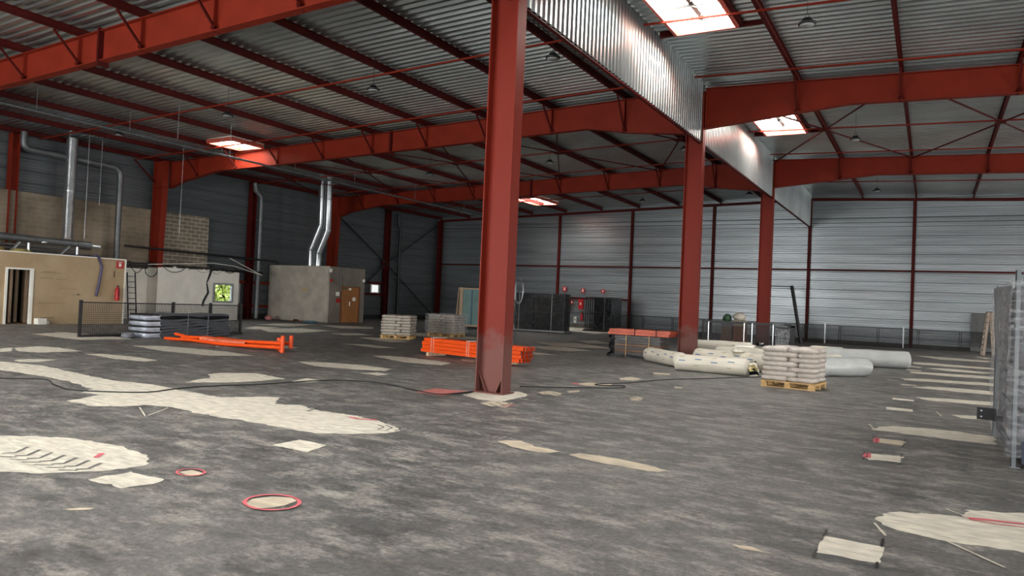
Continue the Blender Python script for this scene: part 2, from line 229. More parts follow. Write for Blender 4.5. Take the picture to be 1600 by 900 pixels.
TYRE_MARKS = [([(-7.372, 3.575), (-7.32, 3.659), (-7.493, 3.857)], 0.035), ([(-7.269, 3.485), (-7.126, 3.575)], 0.02), ([(-7.185, 3.587), (-7.133, 3.67), (-7.296, 3.865)], 0.035), ([(-7.087, 3.497), (-6.946, 3.587)], 0.02), ([(-7.003, 3.599), (-6.95, 3.681), (-7.104, 3.874)], 0.035), ([(-6.909, 3.51), (-6.77, 3.598)], 0.02), ([(-6.825, 3.611), (-6.771, 3.691), (-6.917, 3.883)], 0.035), ([(-6.736, 3.522), (-6.598, 3.609)], 0.02), ([(-6.651, 3.622), (-6.597, 3.701), (-6.735, 3.891)], 0.035), ([(-6.566, 3.534), (-6.43, 3.62)], 0.02), ([(-6.481, 3.633), (-6.427, 3.711), (-6.557, 3.899)], 0.035), ([(-6.401, 3.546), (-6.265, 3.631)], 0.02), ([(-6.316, 3.643), (-6.261, 3.721), (-6.384, 3.907)], 0.035), ([(-6.239, 3.557), (-6.105, 3.641)], 0.02), ([(-5.923, 7.125), (-5.751, 7.041), (-5.695, 6.855)], 0.02), ([(-5.82, 7.162), (-5.651, 7.078), (-5.596, 6.891)], 0.02), ([(-5.717, 7.199), (-5.55, 7.114), (-5.498, 6.927)], 0.02), ([(-5.615, 7.235), (-5.45, 7.15), (-5.4, 6.963)], 0.02), ([(-5.513, 7.272), (-5.35, 7.186), (-5.303, 6.998)], 0.02), ([(-5.412, 7.308), (-5.251, 7.222), (-5.206, 7.034)], 0.02), ([(-5.311, 7.344), (-5.152, 7.257), (-5.109, 7.069)], 0.02), ([(-5.211, 7.38), (-5.054, 7.293), (-5.013, 7.104)], 0.02), ([(-5.111, 7.416), (-4.956, 7.328), (-4.917, 7.139)], 0.02), ([(-5.011, 7.451), (-4.858, 7.363), (-4.821, 7.174)], 0.02), ([(-4.912, 7.487), (-4.761, 7.398), (-4.726, 7.209)], 0.02), ([(-4.813, 7.522), (-4.664, 7.433), (-4.631, 7.243)], 0.02), ([(-4.715, 7.557), (-4.568, 7.468), (-4.537, 7.278)], 0.02), ([(-4.617, 7.592), (-4.472, 7.503), (-4.443, 7.312)], 0.02), ([(-4.519, 7.627), (-4.376, 7.537), (-4.349, 7.346)], 0.02), ([(-4.422, 7.662), (-4.281, 7.572), (-4.256, 7.38)], 0.02), ([(-5.895, 8.613), (-5.687, 8.501), (-5.637, 8.242)], 0.025), ([(-5.898, 8.79), (-5.688, 8.673), (-5.637, 8.406)], 0.025), ([(-5.902, 8.972), (-5.688, 8.85), (-5.637, 8.575)], 0.025), ([(-5.905, 9.161), (-5.688, 9.033), (-5.636, 8.749)], 0.025), ([(-5.909, 9.355), (-5.689, 9.221), (-5.636, 8.928)], 0.025), ([(-5.913, 9.555), (-5.689, 9.415), (-5.635, 9.113)], 0.025), ([(-5.917, 9.762), (-5.689, 9.615), (-5.635, 9.303)], 0.025), ([(-5.921, 9.976), (-5.69, 9.822), (-5.634, 9.499)], 0.025), ([(-5.925, 10.197), (-5.69, 10.036), (-5.634, 9.702)], 0.025), ([(-5.93, 10.425), (-5.691, 10.256), (-5.633, 9.911)], 0.025), ([(-5.934, 10.662), (-5.691, 10.485), (-5.633, 10.127)], 0.025), ([(-5.939, 10.906), (-5.692, 10.721), (-5.632, 10.35)], 0.025), ([(-5.944, 11.16), (-5.692, 10.965), (-5.632, 10.581)], 0.025), ([(-5.949, 11.422), (-5.693, 11.218), (-5.631, 10.82)], 0.025), ([(-5.933, 11.654), (-5.693, 11.48), (-5.65, 11.104)], 0.022), ([(-5.812, 11.75), (-5.574, 11.574), (-5.533, 11.195)], 0.022), ([(-5.69, 11.846), (-5.454, 11.668), (-5.417, 11.286)], 0.022), ([(-5.567, 11.943), (-5.334, 11.762), (-5.3, 11.377)], 0.022), ([(-5.444, 12.04), (-5.213, 11.857), (-5.182, 11.469)], 0.022), ([(-5.321, 12.138), (-5.092, 11.953), (-5.065, 11.56)], 0.022), ([(-5.198, 12.236), (-4.97, 12.048), (-4.946, 11.653)], 0.022), ([(-5.073, 12.334), (-4.848, 12.144), (-4.828, 11.745)], 0.022), ([(-4.949, 12.432), (-4.726, 12.24), (-4.709, 11.838)], 0.022), ([(-4.824, 12.531), (-4.603, 12.337), (-4.589, 11.931)], 0.022), ([(-4.698, 12.631), (-4.48, 12.433), (-4.47, 12.025)], 0.022), ([(-4.572, 12.73), (-4.356, 12.531), (-4.349, 12.119)], 0.022), ([(-7.516, 7.511), (-7.332, 7.449), (-7.271, 7.269)], 0.03), ([(-7.616, 7.758), (-7.426, 7.692), (-7.361, 7.503)], 0.03), ([(-7.721, 8.019), (-7.525, 7.947), (-7.457, 7.748)], 0.03), ([(-7.832, 8.294), (-7.63, 8.216), (-7.557, 8.006)], 0.03), ([(-7.95, 8.584), (-7.74, 8.499), (-7.663, 8.278)], 0.03), ([(-8.074, 8.891), (-7.856, 8.799), (-7.775, 8.566)], 0.03), ([(-8.206, 9.217), (-7.979, 9.116), (-7.893, 8.869)], 0.03), ([(-8.346, 9.562), (-8.11, 9.453), (-8.018, 9.191)], 0.03), ([(-8.494, 9.929), (-8.248, 9.81), (-8.151, 9.532)], 0.03), ([(-8.652, 10.32), (-8.396, 10.19), (-8.291, 9.894)], 0.03), ([(-9.772, 5.125), (-9.576, 5.1), (-9.482, 4.976)], 0.03), ([(-9.588, 5.139), (-9.397, 5.114), (-9.307, 4.99)], 0.03), ([(-9.408, 5.151), (-9.221, 5.126), (-9.134, 5.004)], 0.03), ([(-9.231, 5.164), (-9.047, 5.139), (-8.964, 5.017)], 0.03), ([(-9.057, 5.176), (-8.877, 5.152), (-8.797, 5.031)], 0.03), ([(-8.885, 5.189), (-8.709, 5.164), (-8.633, 5.044)], 0.03), ([(-8.717, 5.201), (-8.544, 5.176), (-8.471, 5.057)], 0.03), ([(-8.551, 5.213), (-8.382, 5.188), (-8.312, 5.069)], 0.03), ([(-8.388, 5.224), (-8.222, 5.2), (-8.155, 5.082)], 0.03), ([(-8.228, 5.236), (-8.065, 5.211), (-8.001, 5.094)], 0.03), ([(-8.07, 5.247), (-7.91, 5.222), (-7.849, 5.106)], 0.03), ([(-7.914, 5.258), (-7.758, 5.234), (-7.7, 5.118)], 0.03)]

# ------------------------------------------------------------------ setting: floor with worn patches
XL, XR, XC, Y0, YB = -33.6, 20.7, -6.3, -10.0, 46.6
def zroof(x, z0=8.55): return z0-.031*abs(x-XC)
def ragged(poly, amp, step):
    out = []; n = len(poly)
    for i in range(n):
        a = Vector((*poly[i], 0)); b = Vector((*poly[(i+1) % n], 0)); L = (b-a).length
        k = max(1, min(120, int(L/step))); d = (b-a).normalized() if L > 1e-6 else Vector((1, 0, 0)); nn = Vector((-d.y, d.x, 0))
        for j in range(k):
            p = a+(b-a)*j/k
            o = noise.noise(p*4)*amp+noise.noise(p*17)*amp*.7+noise.noise(p*45)*amp*.35
            if j == 0: o *= .4
            out.append((p+nn*o).to_tuple()[:2])
    return out
fl = MB(); fl.add([(XL, Y0, 0), (XR, Y0, 0), (XR, YB, 0), (XL, YB, 0)], [(0, 1, 2, 3)])
fl.add([(XL, Y0, -.2), (XR, Y0, -.2), (XR, YB, -.2), (XL, YB, -.2)], [(0, 3, 2, 1)])
from mathutils.geometry import tessellate_polygon
def patch(poly, z, mi, amp=.05, step=.05):
    p = ragged(poly, amp, step)
    tri = tessellate_polygon([[Vector((x, y, 0)) for x, y in p]])
    fl.add([(x, y, z) for x, y in p], [tuple(t) for t in tri], mi)
def stroke(pts, w, z, mi, amp=.008):
    P = [Vector((x, y, 0)) for x, y in pts]; vs = []; fs = []; Q = []
    for i in range(len(P)-1):
        k = max(1, int((P[i+1]-P[i]).length/.06)); k = min(k, 40)
        Q += [P[i].lerp(P[i+1], j/k) for j in range(k)]
    Q.append(P[-1])
    for i, p in enumerate(Q):
        d = (Q[min(i+1, len(Q)-1)]-Q[max(i-1, 0)]).normalized(); n = Vector((-d.y, d.x, 0)); ww = w/2*(1+.5*noise.noise(p*23))
        vs += [p+n*ww+Vector((0, 0, z)), p-n*ww+Vector((0, 0, z))]
    fs = [(2*i, 2*i+1, 2*i+3, 2*i+2) for i in range(len(Q)-1)]
    fl.add(vs, fs, mi)
for p in PATCH_PALE: patch(p, .003, 1, .02 if len(p) == 4 else .05)
for p in PATCH_TAN: patch(p, .004, 2, .04, .08)
patch(RED_MAT, .005, 3, .01)
for pts, wd in PAINT_LINES:
    if len(pts) > 20: pts = pts+[pts[0]]
    stroke(pts, wd, .0075, 4)
for pts in BLACK_TICKS: stroke(pts, .018, .009, 5)
for pts in CHALK_LINES: stroke(pts, .02, .0065, 1)
for pts, wd in TYRE_MARKS: stroke(pts, wd, .0055, 6)
floor = struct('floor', fl, [FLOOR, PALE, TANF, REDMAT, PINK, BLACK, mat('tyre_mark', rgb(100, 99, 96), .7, 0, .2, 6)])

# ------------------------------------------------------------------ walls
def tray_profile(h0, h1, pitch=.525, ribs=4):
    pr = []; z = h0
    while z < h1:
        pr += [(z, 0), (z+.03, 0), (z+.035, .045)]
        s = (pitch-.04)/ribs
        for k in range(ribs):
            a = z+.04+k*s
            pr += [(a+s*.25, .045), (a+s*.38, .018), (a+s*.68, .018), (a+s*.81, .045)]
        z += pitch
    pr.append((z, 0)); return [p for p in pr if p[0] <= h1+.05]
def wall_y(name, y, x0, x1, h, mats, sgn=-1, hole=None, base=.0):
    mb = MB(); pr = tray_profile(base, h)
    vs = [(x, y+sgn*d, z) for x in (x0, x1) for z, d in pr]; n = len(pr)
    mb.add(vs, [(i, i+1, n+i+1, n+i) for i in range(n-1)])
    mb.box(x0, x1, y+.01*-sgn, y-sgn*.15, 0, h, 0)
    return struct(name, mb, mats)
def wall_x(name, x, y0, y1, h, mats, sgn=1, cuts=()):
    mb = MB(); pr = tray_profile(0, h); n = len(pr)
    segs = [(y0, y1, None)]
    if cuts:
        c0, c1, z0, z1 = cuts; segs = [(y0, c0, None), (c0, c1, (z0, z1)), (c1, y1, None)]
    for a, b, hz in segs:
        vs = [(x+sgn*d, y, z) for y in (a, b) for z, d in pr]
        fs = []
        for i in range(n-1):
            if hz and pr[i+1][0] > hz[0] and pr[i][0] < hz[1]: continue
            fs.append((i, i+1, n+i+1, n+i))
        mb.add(vs, fs)
        if hz: mb.box(x-.2, x-.05, a, b, 0, hz[0]); mb.box(x-.2, x-.05, a, b, hz[1], h)
        else: mb.box(min(x-sgn*.2, x-sgn*.01), max(x-sgn*.2, x-sgn*.01), a, b, 0, h)
    return struct(name, mb, mats)
wall_y('wall_back', YB, XL-.2, XR+.2, 9.0, ZINCW)
wall_y('wall_front', Y0, XL-.2, XR+.2, 9.0, ZINCW, 1)
wall_x('wall_right', XR, Y0, YB, 8.6, ZINCW, -1)
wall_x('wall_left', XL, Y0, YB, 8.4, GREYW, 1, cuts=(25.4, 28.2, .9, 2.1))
# dark plinth strips
b = MB().box(XL, XR, YB-.09, YB-.05, 0, .22); struct('baseboard_back', b, mat('plinth', rgb(96, 92, 84), .8))
b = MB().box(XL+.05, XL+.09, 27.6, 46.5, 0, .3); struct('baseboard_left', b, BLACK)

# ------------------------------------------------------------------ ceiling: corrugated deck with skylight openings
OPEN = [(-5.85, -4.3, 15.05, 18.05), (-5.85, -4.3, 26.75, 29.75), (-27.65, -26.05, 20.9, 22.6), (-23.1, -21.4, 39.85, 42.9),
        (-5.85, -4.3, 2.6, 5.6), (7.7, 9.3, 14.6, 17.6), (7.7, 9.3, 27.2, 30.2), (7.7, 9.3, 38.6, 41.6), (7.7, 9.3, 2.6, 5.6), (-5.85, -4.3, 37.9, 40.9) if False else (15.8, 17.4, 33, 36),
        (-20.6, -19.0, 3, 6), (-12.5, -10.9, 3.2, 6.2), (-28.7, -27.1, 5, 8), (-15.2, -13.6, 39.5, 42.5) if False else (15.8, 17.4, 20, 23)]
PIT = .275
def deck(name, xa, xb):
    mb = MB()
    z0 = 8.76
    xs = sorted({xa, xb}|{x for o in OPEN for x in o[:2] if xa < x < xb})
    y = Y0
    while y < YB:
        for a, b2 in zip(xs[:-1], xs[1:]):
            mid = (a+b2)/2
            if any(o[0] < mid < o[1] and o[2]-.1 < y+PIT/2 < o[3]+.1 for o in OPEN): continue
            for (ya, da), (yb, db) in zip([(0, 0), (.10, 0), (.145, .08), (.23, .08)], [(.10, 0), (.145, .08), (.23, .08), (.275, 0)]):
                mb.add([(a, y+ya, zroof(a, z0)+da), (b2, y+ya, zroof(b2, z0)+da), (b2, y+yb, zroof(b2, z0)+db), (a, y+yb, zroof(a, z0)+db)], [(0, 1, 2, 3)])
        y += PIT
    for a, b2 in zip(xs[:-1], xs[1:]):   # insulation on top
        ys = sorted({Y0, YB}|{q for o in OPEN for q in o[2:]})
        for c, d in zip(ys[:-1], ys[1:]):
            if any(o[0] < (a+b2)/2 < o[1] and o[2] < (c+d)/2 < o[3] for o in OPEN): continue
            mb.add([(a, c, zroof(a, z0)+.1), (b2, c, zroof(b2, z0)+.1), (b2, d, zroof(b2, z0)+.1), (a, d, zroof(a, z0)+.1)], [(0, 1, 2, 3)], 1)
    return struct(name, mb, [ZINC, GREYW])
deck('ceiling', XL-.2, XC); deck('ceiling', XC, XR+.2)

# skylights: red curb, glowing translucent dome, vent linkage
GLOW = emis('daylit_dome', (1, 1, .98, 1), PANE)
FRAME = mat('skylight_curb', rgb(196, 92, 76), .5, 0, .05)
LINK = mat('dark_linkage', rgb(60, 60, 58), .6)
names = {0: 'large open roof skylight high above the corrugated curtain nearest the camera', 1: 'roof skylight beyond the second roof beam right of the corrugated curtain',
         2: 'small roof skylight against the long orange-red beam at left', 3: 'small far roof skylight left of the middle column'}
for i, (x0, x1, y0, y1) in enumerate(OPEN):
    zc = zroof((x0+x1)/2, 8.5)
    t = thing('skylight', names.get(i, 'roof skylight dome outside the photographed bay'), 'skylight', ((x0+x1)/2, (y0+y1)/2, zc), 0, None if i in names else 'skylights over the rest of the hall')
    hx, hy = (x1-x0)/2, (y1-y0)/2; fwd = .09
    mb = MB()
    mb.box(-hx-.02, -hx+.05, -hy-.02, hy+.02, .08, .25); mb.box(hx-.05, hx+.02, -hy-.02, hy+.02, .08, .25)
    mb.box(-hx+.05, hx-.05, -hy-.02, -hy+.05, .08, .25); mb.box(-hx+.05, hx-.05, hy-.05, hy+.02, .08, .25)
    mb.obj('curb', FRAME, t)
    mb = MB(); mb.box(-hx-.02, -hx+.03, -hy-.02, hy+.02, .25, .86); mb.box(hx-.03, hx+.02, -hy-.02, hy+.02, .25, .86); mb.box(-hx+.03, hx-.03, -hy-.02, -hy+.03, .25, .86); mb.box(-hx+.03, hx-.03, hy-.03, hy+.02, .25, .86)
    mb.obj('upstand', WHITE, t)
    g = MB(); n = 8; vs = []; fs = []
    for a in range(n+1):
        for c in range(n+1):
            u = -1+2*a/n; v = -1+2*c/n; vs.append((u*(hx+.02), v*(hy+.02), .85+.25*(1-u**4)*(1-v**4)))
    for a in range(n):
        for c in range(n): fs.append((a*(n+1)+c, (a+1)*(n+1)+c, (a+1)*(n+1)+c+1, a*(n+1)+c+1))
    g.add(vs, fs, 0, True); g.obj('dome', GLOW, t)
    if i < 4:
        l = MB()
        for s in (-.55, .35): l.bar((-hx+.05, hy*s, .42), (hx-.05, hy*s, .42), .05)
        l.bar((-.1, -hy+.05, .45), (-.1, hy-.05, .45), .12, .06)
        for s in (-.8, -.2, .2, .8): l.bar((-hx+.1, hy*s, .55), (hx*.2, hy*(s+.18), .3), .03); l.bar((hx-.1, hy*s, .55), (0, hy*(s-.18), .3), .03)
        l.obj('vent_linkage', LINK, t)
# trimmer beams round the two right-hand skylights
for i in range(2):
    x0, x1, y0, y1 = OPEN[i]
    mb = MB(); z = zroof(x0)+.12
    for y in (y0-.1, y1+.1): mb.box(XC-.0, -3.65, y-.05, y+.05, z-.06, z+.1)
    for x in (x1+.08,): mb.box(x-.04, x+.04, y0-.1, y1+.1, z-.06, z+.1)
    tag(mb.obj('skylight_trimmer', REDDK), ['dark red trimmer frame round the skylight nearest the camera', 'dark red trimmer frame round the skylight beyond the second beam'][i], 'steel frame')

# ------------------------------------------------------------------ steel frame
def ibeam_v(mb, x0, x1, y, z0, z1, bw=.3, tf=.022):   # column, flanges facing +-X
    mb.box(x0, x0+tf, y-bw/2, y+bw/2, z0, z1); mb.box(x1-tf, x1, y-bw/2, y+bw/2, z0, z1)
    return mb
def centre_column(y, label, chamfer=True):
    t = thing('steel_column', label, 'column', (-6.605, y, 0))
    mb = MB(); ibeam_v(mb, -.275, .275, 0, 0, 8.45)
    mb.box(-.253, .253, .06, .075, 0, 8.45)
    a = .253
    pr = [(-a, 0, .34), (-.11, 0, .02), (.11, 0, .02), (a, 0, .34), (a, 0, 8.45), (-a, 0, 8.45)]
    mb.extr([Vector(p) for p in pr], (0, -.02, 0), (0, 0, 0))
    mb.extr([Vector(p) for p in [(-a, 0, .34), (-.11, 0, .02), (-.09, 0, .02), (-a, 0, .37)]], (0, -.075, 0), (0, -.02, 0))
    mb.extr([Vector(p) for p in [(a, 0, .34), (.11, 0, .02), (.09, 0, .02), (a, 0, .37)]], (0, -.075, 0), (0, -.02, 0))
    mb.obj('column_shaft', COLM, t)
    bp = MB().box(-.32, .32, -.2, .2, .004, .022)
    bp.obj('base_plate', COLM, t)
    s = MB()
    for z in (7.18, 8.4):
        s.box(-.253, .253, -.14, .055, z-.01, z+.01)
    s.obj('stiffener_plate', RED, t)
    return t
def col_mat():
    mt, nt, b = newmat('scuffed_red_column'); N = nt.nodes; L = nt.links
    tc = N.new('ShaderNodeTexCoord'); sp = N.new('ShaderNodeSeparateXYZ'); L.new(tc.outputs['Object'], sp.inputs[0])
    nz = N.new('ShaderNodeTexNoise'); nz.inputs['Scale'].default_value = 3.5; nz.inputs['Detail'].default_value = 6; L.new(tc.outputs['Object'], nz.inputs['Vector'])
    ma = N.new('ShaderNodeMath'); ma.operation = 'MULTIPLY_ADD'; L.new(nz.outputs[0], ma.inputs[0]); ma.inputs[1].default_value = -1.6; L.new(sp.outputs['Z'], ma.inputs[2])
    mr = N.new('ShaderNodeMapRange'); mr.inputs[1].default_value = .35; mr.inputs[2].default_value = -.05; L.new(ma.outputs[0], mr.inputs[0])
    cr = N.new('ShaderNodeValToRGB'); cr.color_ramp.elements[0].color = rgb(118, 38, 26); cr.color_ramp.elements[1].color = rgb(112, 72, 66)
    L.new(mr.outputs[0], cr.inputs[0]); L.new(cr.outputs[0], b.inputs['Base Color']); b.inputs['Roughness'].default_value = .45; b.inputs['Specular IOR Level'].default_value = .12
    return mt
COLM = col_mat()
YA, YBB, YCC = 10.99, 22.75, 34.55
centre_column(YA, 'large red steel column in the foreground with scuffed base')
centre_column(YBB, 'red steel column in the middle, rising behind the white rolls')
centre_column(YCC, 'farthest red steel column, behind the black mesh panels')

def rafter(y, prof, label, splice=None, braces=(), bd=1):
    """prof: (x, top z, bottom z) left to right"""
    t = thing('roof_beam', label, 'steel beam', (prof[0][0], y, 0)); ox = prof[0][0]
    mb = MB(); bw, tf = .24, .02
    P = [(x-ox, a, b) for x, a, b in prof]
    for (xa, ta, ba), (xb, tb, bb) in zip(P[:-1], P[1:]):
        mb.extr([Vector((xa, 0, ta)), Vector((xb, 0, tb)), Vector((xb, 0, bb)), Vector((xa, 0, ba))], (0, -.007, 0), (0, .007, 0))
        for (z1, z2, s) in ((ta, tb, -1), (ba, bb, 1)):
            mb.extr([Vector((xa, 0, z1)), Vector((xb, 0, z2)), Vector((xb, 0, z2+s*tf)), Vector((xa, 0, z1+s*tf))], (0, -bw/2, 0), (0, bw/2, 0))
    mb.obj('beam_body', RED, t)
    def zz(x):
        for (xa, ta, ba), (xb, tb, bb) in zip(prof[:-1], prof[1:]):
            if xa <= x <= xb: u = (x-xa)/(xb-xa); return ta+(tb-ta)*u, ba+(bb-ba)*u
        return prof[-1][1:]
    for x in (prof[0][0]+.05, prof[-1][0]-.05):
        a, b = zz(x); MB().box(x-ox-.02, x-ox+.02, -bw/2, bw/2, b, a).obj('end_plate', RED, t)
    if splice:
        a, b = zz(splice); MB().box(splice-ox-.035, splice-ox+.035, -.15, .15, b-.12, a+.06).obj('splice_plate', REDDK, t)
    for x in braces:
        a, b = zz(x)
        for s in (-1, 1):
            if s > 0 and bd == 1: pass
            br = MB().bar((x-ox, s*.05, b+.07), (x-ox, s*.75, a-.02), .05, .05)
            br.bar((x-ox-.03, s*.02, b+.03), (x-ox+.03, s*.14, b+.1), .08, .1)
            br.obj('fly_brace', REDDK, t)
        MB().box(x-ox-.008, x-ox+.008, -.11, -.008, b+.02, a-.02).obj('web_stiffener', RED, t)
    return t
PX_ = [XC+2.7*k for k in range(-10, 11)]
def left_prof(y):
    z = zroof
    return [(-32.65, z(-32.65), 6.45), (-31.6, z(-31.6), 6.75), (-29.2, z(-29.2), z(-29.2)-.72), (-25, z(-25), z(-25)-.78), (-10.3, z(-10.3), z(-10.3)-.84), (-8.8, z(-8.8), 7.34), (-6.88, z(-6.88), 7.15)]
def right_prof(y):
    z = zroof
    return [(-6.33, z(-6.33), 7.28), (-2.2, z(-2.2), 7.66), (16, z(16), z(16)-.72), (20.4, z(20.4), 6.6)]
lb = [x for x in PX_ if -32 < x < -7]; rb = [x for x in PX_ if -6 < x < 20]
rafter(YA, left_prof(YA), 'nearest orange-red roof beam crossing the upper left corner', -18.85, lb)
rafter(YBB, left_prof(YBB), 'long red roof beam of the left hall running to the middle column', -18.85, lb)
rafter(YCC, left_prof(YCC), 'farthest red roof beam of the left hall, ending above the concrete room', -18.85, lb)
rafter(YA, right_prof(YA), 'red roof beam of the right hall springing from the foreground column', 6, rb)
rafter(YBB, right_prof(YBB), 'red roof beam of the right hall running right from the middle column', 6, rb)
rafter(YCC, right_prof(YCC), 'farthest red roof beam of the right hall, right of the farthest column', 6, rb)

# purlins
def purlin(x, label, grp):
    mb = MB(); z = zroof(x)
    mb.box(-.045, .045, Y0+.1-YA, YB-.1-YA, z+.002, z+.014); mb.box(-.045, .045, Y0+.1-YA, YB-.1-YA, z+.19, z+.203); mb.box(-.006, .006, Y0+.1-YA, YB-.1-YA, z+.014, z+.19)
    o = mb.obj('roof_purlin', REDDK, None, (x, YA, 0)); tag(o, label, 'purlin', grp)
for k in range(1, 11):
    purlin(XC-2.7*k+(.12 if k == 10 else 0), 'dark red roof purlin, %s to the left of the corrugated curtain' % ORD[k-1], 'purlins of the left roof')
    purlin(XC+2.7*k-(.15 if k == 10 else 0), 'dark red roof purlin, %s to the right of the corrugated curtain' % ORD[k-1], 'purlins of the right roof')
def gable_beam(xa, xb, label):
    mb = MB(); za, zb = zroof(xa), zroof(xb)
    mb.extr([Vector((xa, 0, za-.02)), Vector((xb, 0, zb-.02)), Vector((xb, 0, zb-.17)), Vector((xa, 0, za-.17))], (0, YB-.22, 0), (0, YB-.1, 0))
    tag(mb.obj('gable_beam', REDDK), label, 'steel beam')
gable_beam(XL+.3, XC-.02, 'thin dark red edge beam along the top of the back wall left of the curtain')
gable_beam(XC+.02, XR-.3, 'thin dark red edge beam along the top of the back wall right of the curtain')

# round tie rods across the purlins
for i, (y, dz) in enumerate(((16.9, -.01), (21.35, -.01), (24.2, -.01), (28.65, -.01), (33.1, -.01), (40.5, -.01))):
    for xa, xb, s in ((XL+.3, XC-.2, 'left'), (XC, XR-.3, 'right')):
        mb = MB(); mb.bar((xa, y, zroof(xa)+dz-.03), (xb, y, zroof(xb)+dz-.03), .045, .045)
        tag(mb.obj('tie_bar', RED), 'thin red tie bar under the %s roof, %s from the camera' % (s, ORD[i]), 'tie bar')
# crossed roof bracing between the second and third frame
nb = 0
for k in list(range(-9, 10, 2)):
    xc = XC+2.7*k; xa, xb = xc-2.7, xc+2.7
    if xa < XL: xa = XL+.4
    if xb > XR: xb = XR-.4
    side = 'left' if k < 0 else 'right'; idx = ORD[(abs(k)-1)//2]
    t = thing('roof_bracing', 'red crossed bracing under the %s roof, %s cross from the corrugated curtain' % (side, idx), 'bracing', (xc, 28.65, zroof(xc)-.05), 0)
    z = lambda x: zroof(x)-zroof(xc)
    y1, y2 = 22.95-28.65, 34.35-28.65
    for (p, q, dz) in (((xa, y1), (xb, y2), 0), ((xa, y2), (xb, y1), -.045)):
        MB().bar((p[0]-xc, p[1], z(p[0])+dz-.02), (q[0]-xc, q[1], z(q[0])+dz-.02), .045, .04).obj('diagonal', REDDK, t)
    MB().box(-.16, .16, -.16, .16, -.07, -.055).obj('node_plate', REDDK, t)

# corrugated smoke curtains between the central columns
def curtain(y0, y1, label):
    t = thing('corrugated_curtain', label, 'metal curtain', (-6.42, y0, 0))
    mb = MB(); y = 0; pr = []
    while y < y1-y0-.1:
        pr += [(y, 0), (y+.075, 0), (y+.1, .04), (y+.175, .04)]; y += .2
    pr.append((y1-y0, 0)); zb, zt = 6.86, 8.74; n = len(pr)
    for off in (0, .012):
        mb.add([(d+off, q, z) for z in (zb, zt) for q, d in pr], [(i, i+1, n+i+1, n+i) for i in range(n-1)])
    mb.obj('corrugated_sheet', ZINC, t)
    tr = MB(); tr.box(-.04, -.02, 0, y1-y0, zb-.06, zb+.06); tr.box(-.04, .05, 0, y1-y0, zb-.07, zb-.05); tr.obj('edge_angle', REDDK, t)
curtain(Y0+.2, 10.75, 'corrugated metal smoke curtain before the foreground column')
curtain(11.2, 22.6, 'corrugated metal smoke curtain hanging between the foreground and middle columns')
curtain(22.92, 34.4, 'corrugated metal smoke curtain hanging between the middle and farthest columns')
curtain(34.75, YB-.1, 'corrugated metal smoke curtain reaching from the farthest column to the back wall')

# left wall columns
def left_col(y, label, w=.66, zt=7.72):
    t = thing('steel_column', label, 'column', (-33.25, y, 0))
    mb = MB(); tf = .02
    mb.box(0, tf, -.15, .15, 0, zt)
    mb.extr([Vector((w-.12, 0, 0)), Vector((w-.1, 0, 0)), Vector((w+.1, 0, 6.3)), Vector((w+.1, 0, zt)), Vector((w+.08, 0, zt)), Vector((w+.08, 0, 6.3))], (0, -.15, 0), (0, .15, 0))
    mb.extr([Vector((tf, 0, 0)), Vector((w-.12, 0, 0)), Vector((w+.08, 0, 6.3)), Vector((w+.08, 0, zt)), Vector((tf, 0, zt))], (0, -.006, 0), (0, .006, 0))
    mb.obj('column_shaft', RED, t)
    MB().box(-.05, w+.15, -.14, .14, 6.42, 6.45).obj('stiffener_plate', RED, t)
    s = MB().bar((.05, -.1, 6.7), (.05, -1.2, 7.62), .06, .06); s.obj('knee_brace', REDDK, t)
left_col(YA, 'red column on the left wall outside the picture edge')
left_col(22.35, 'tall red column on the left wall beside the concrete block wall')
left_col(34.4, 'tall red column behind the twin steel flues')
def post(x, y, zt, label, w=.16, dx=.1, dy=.16, m=None):
    mb = MB(); mb.box(-w/2, w/2, -dy/2, -dy/2+.012, 0, zt); mb.box(-w/2, w/2, dy/2-.012, dy/2, 0, zt); mb.box(-.006, .006, -dy/2+.012, dy/2-.012, 0, zt)
    tag(mb.obj('wall_post', m or REDDK, None, (x, y, 0)), label, 'steel post')
for y, l in ((15.95, 'red post on the left wall above the tan partition, nearest the picture edge'), (28.35, 'dark red post on the left wall left of the concrete room'), (40.2, 'dark red post where the left wall bracing crosses')):
    mb = MB(); zt = zroof(-33)
    for yy in (-.15, .14): mb.box(0, .35, yy, yy+.012, 0, zt)
    mb.box(.165, .177, -.14, .14, 0, zt)
    tag(mb.obj('wall_post', RED if y < 20 else REDDK, None, (-33.5, y, 0)), l, 'steel post')
mb = MB(); mb.box(0, .3, -.3, -.28, 0, 7.6); mb.box(0, .3, 0, .02, 0, 7.6); mb.box(.14, .16, -.28, 0, 0, 7.6)
tag(mb.obj('wall_post', REDDK, None, (-33.25, 46.35, 0)), 'dark red post in the far left corner of the hall', 'steel post')
for i, x in enumerate((-28.0, -22.95, -17.55, -12.1, -6.4, -.95, 4.5, 9.9, 15.3)):
    post(x, YB-.14, zroof(x)-.17, 'dark red post on the back wall, %s from the left corner' % ORD[i], .17, dy=.15)
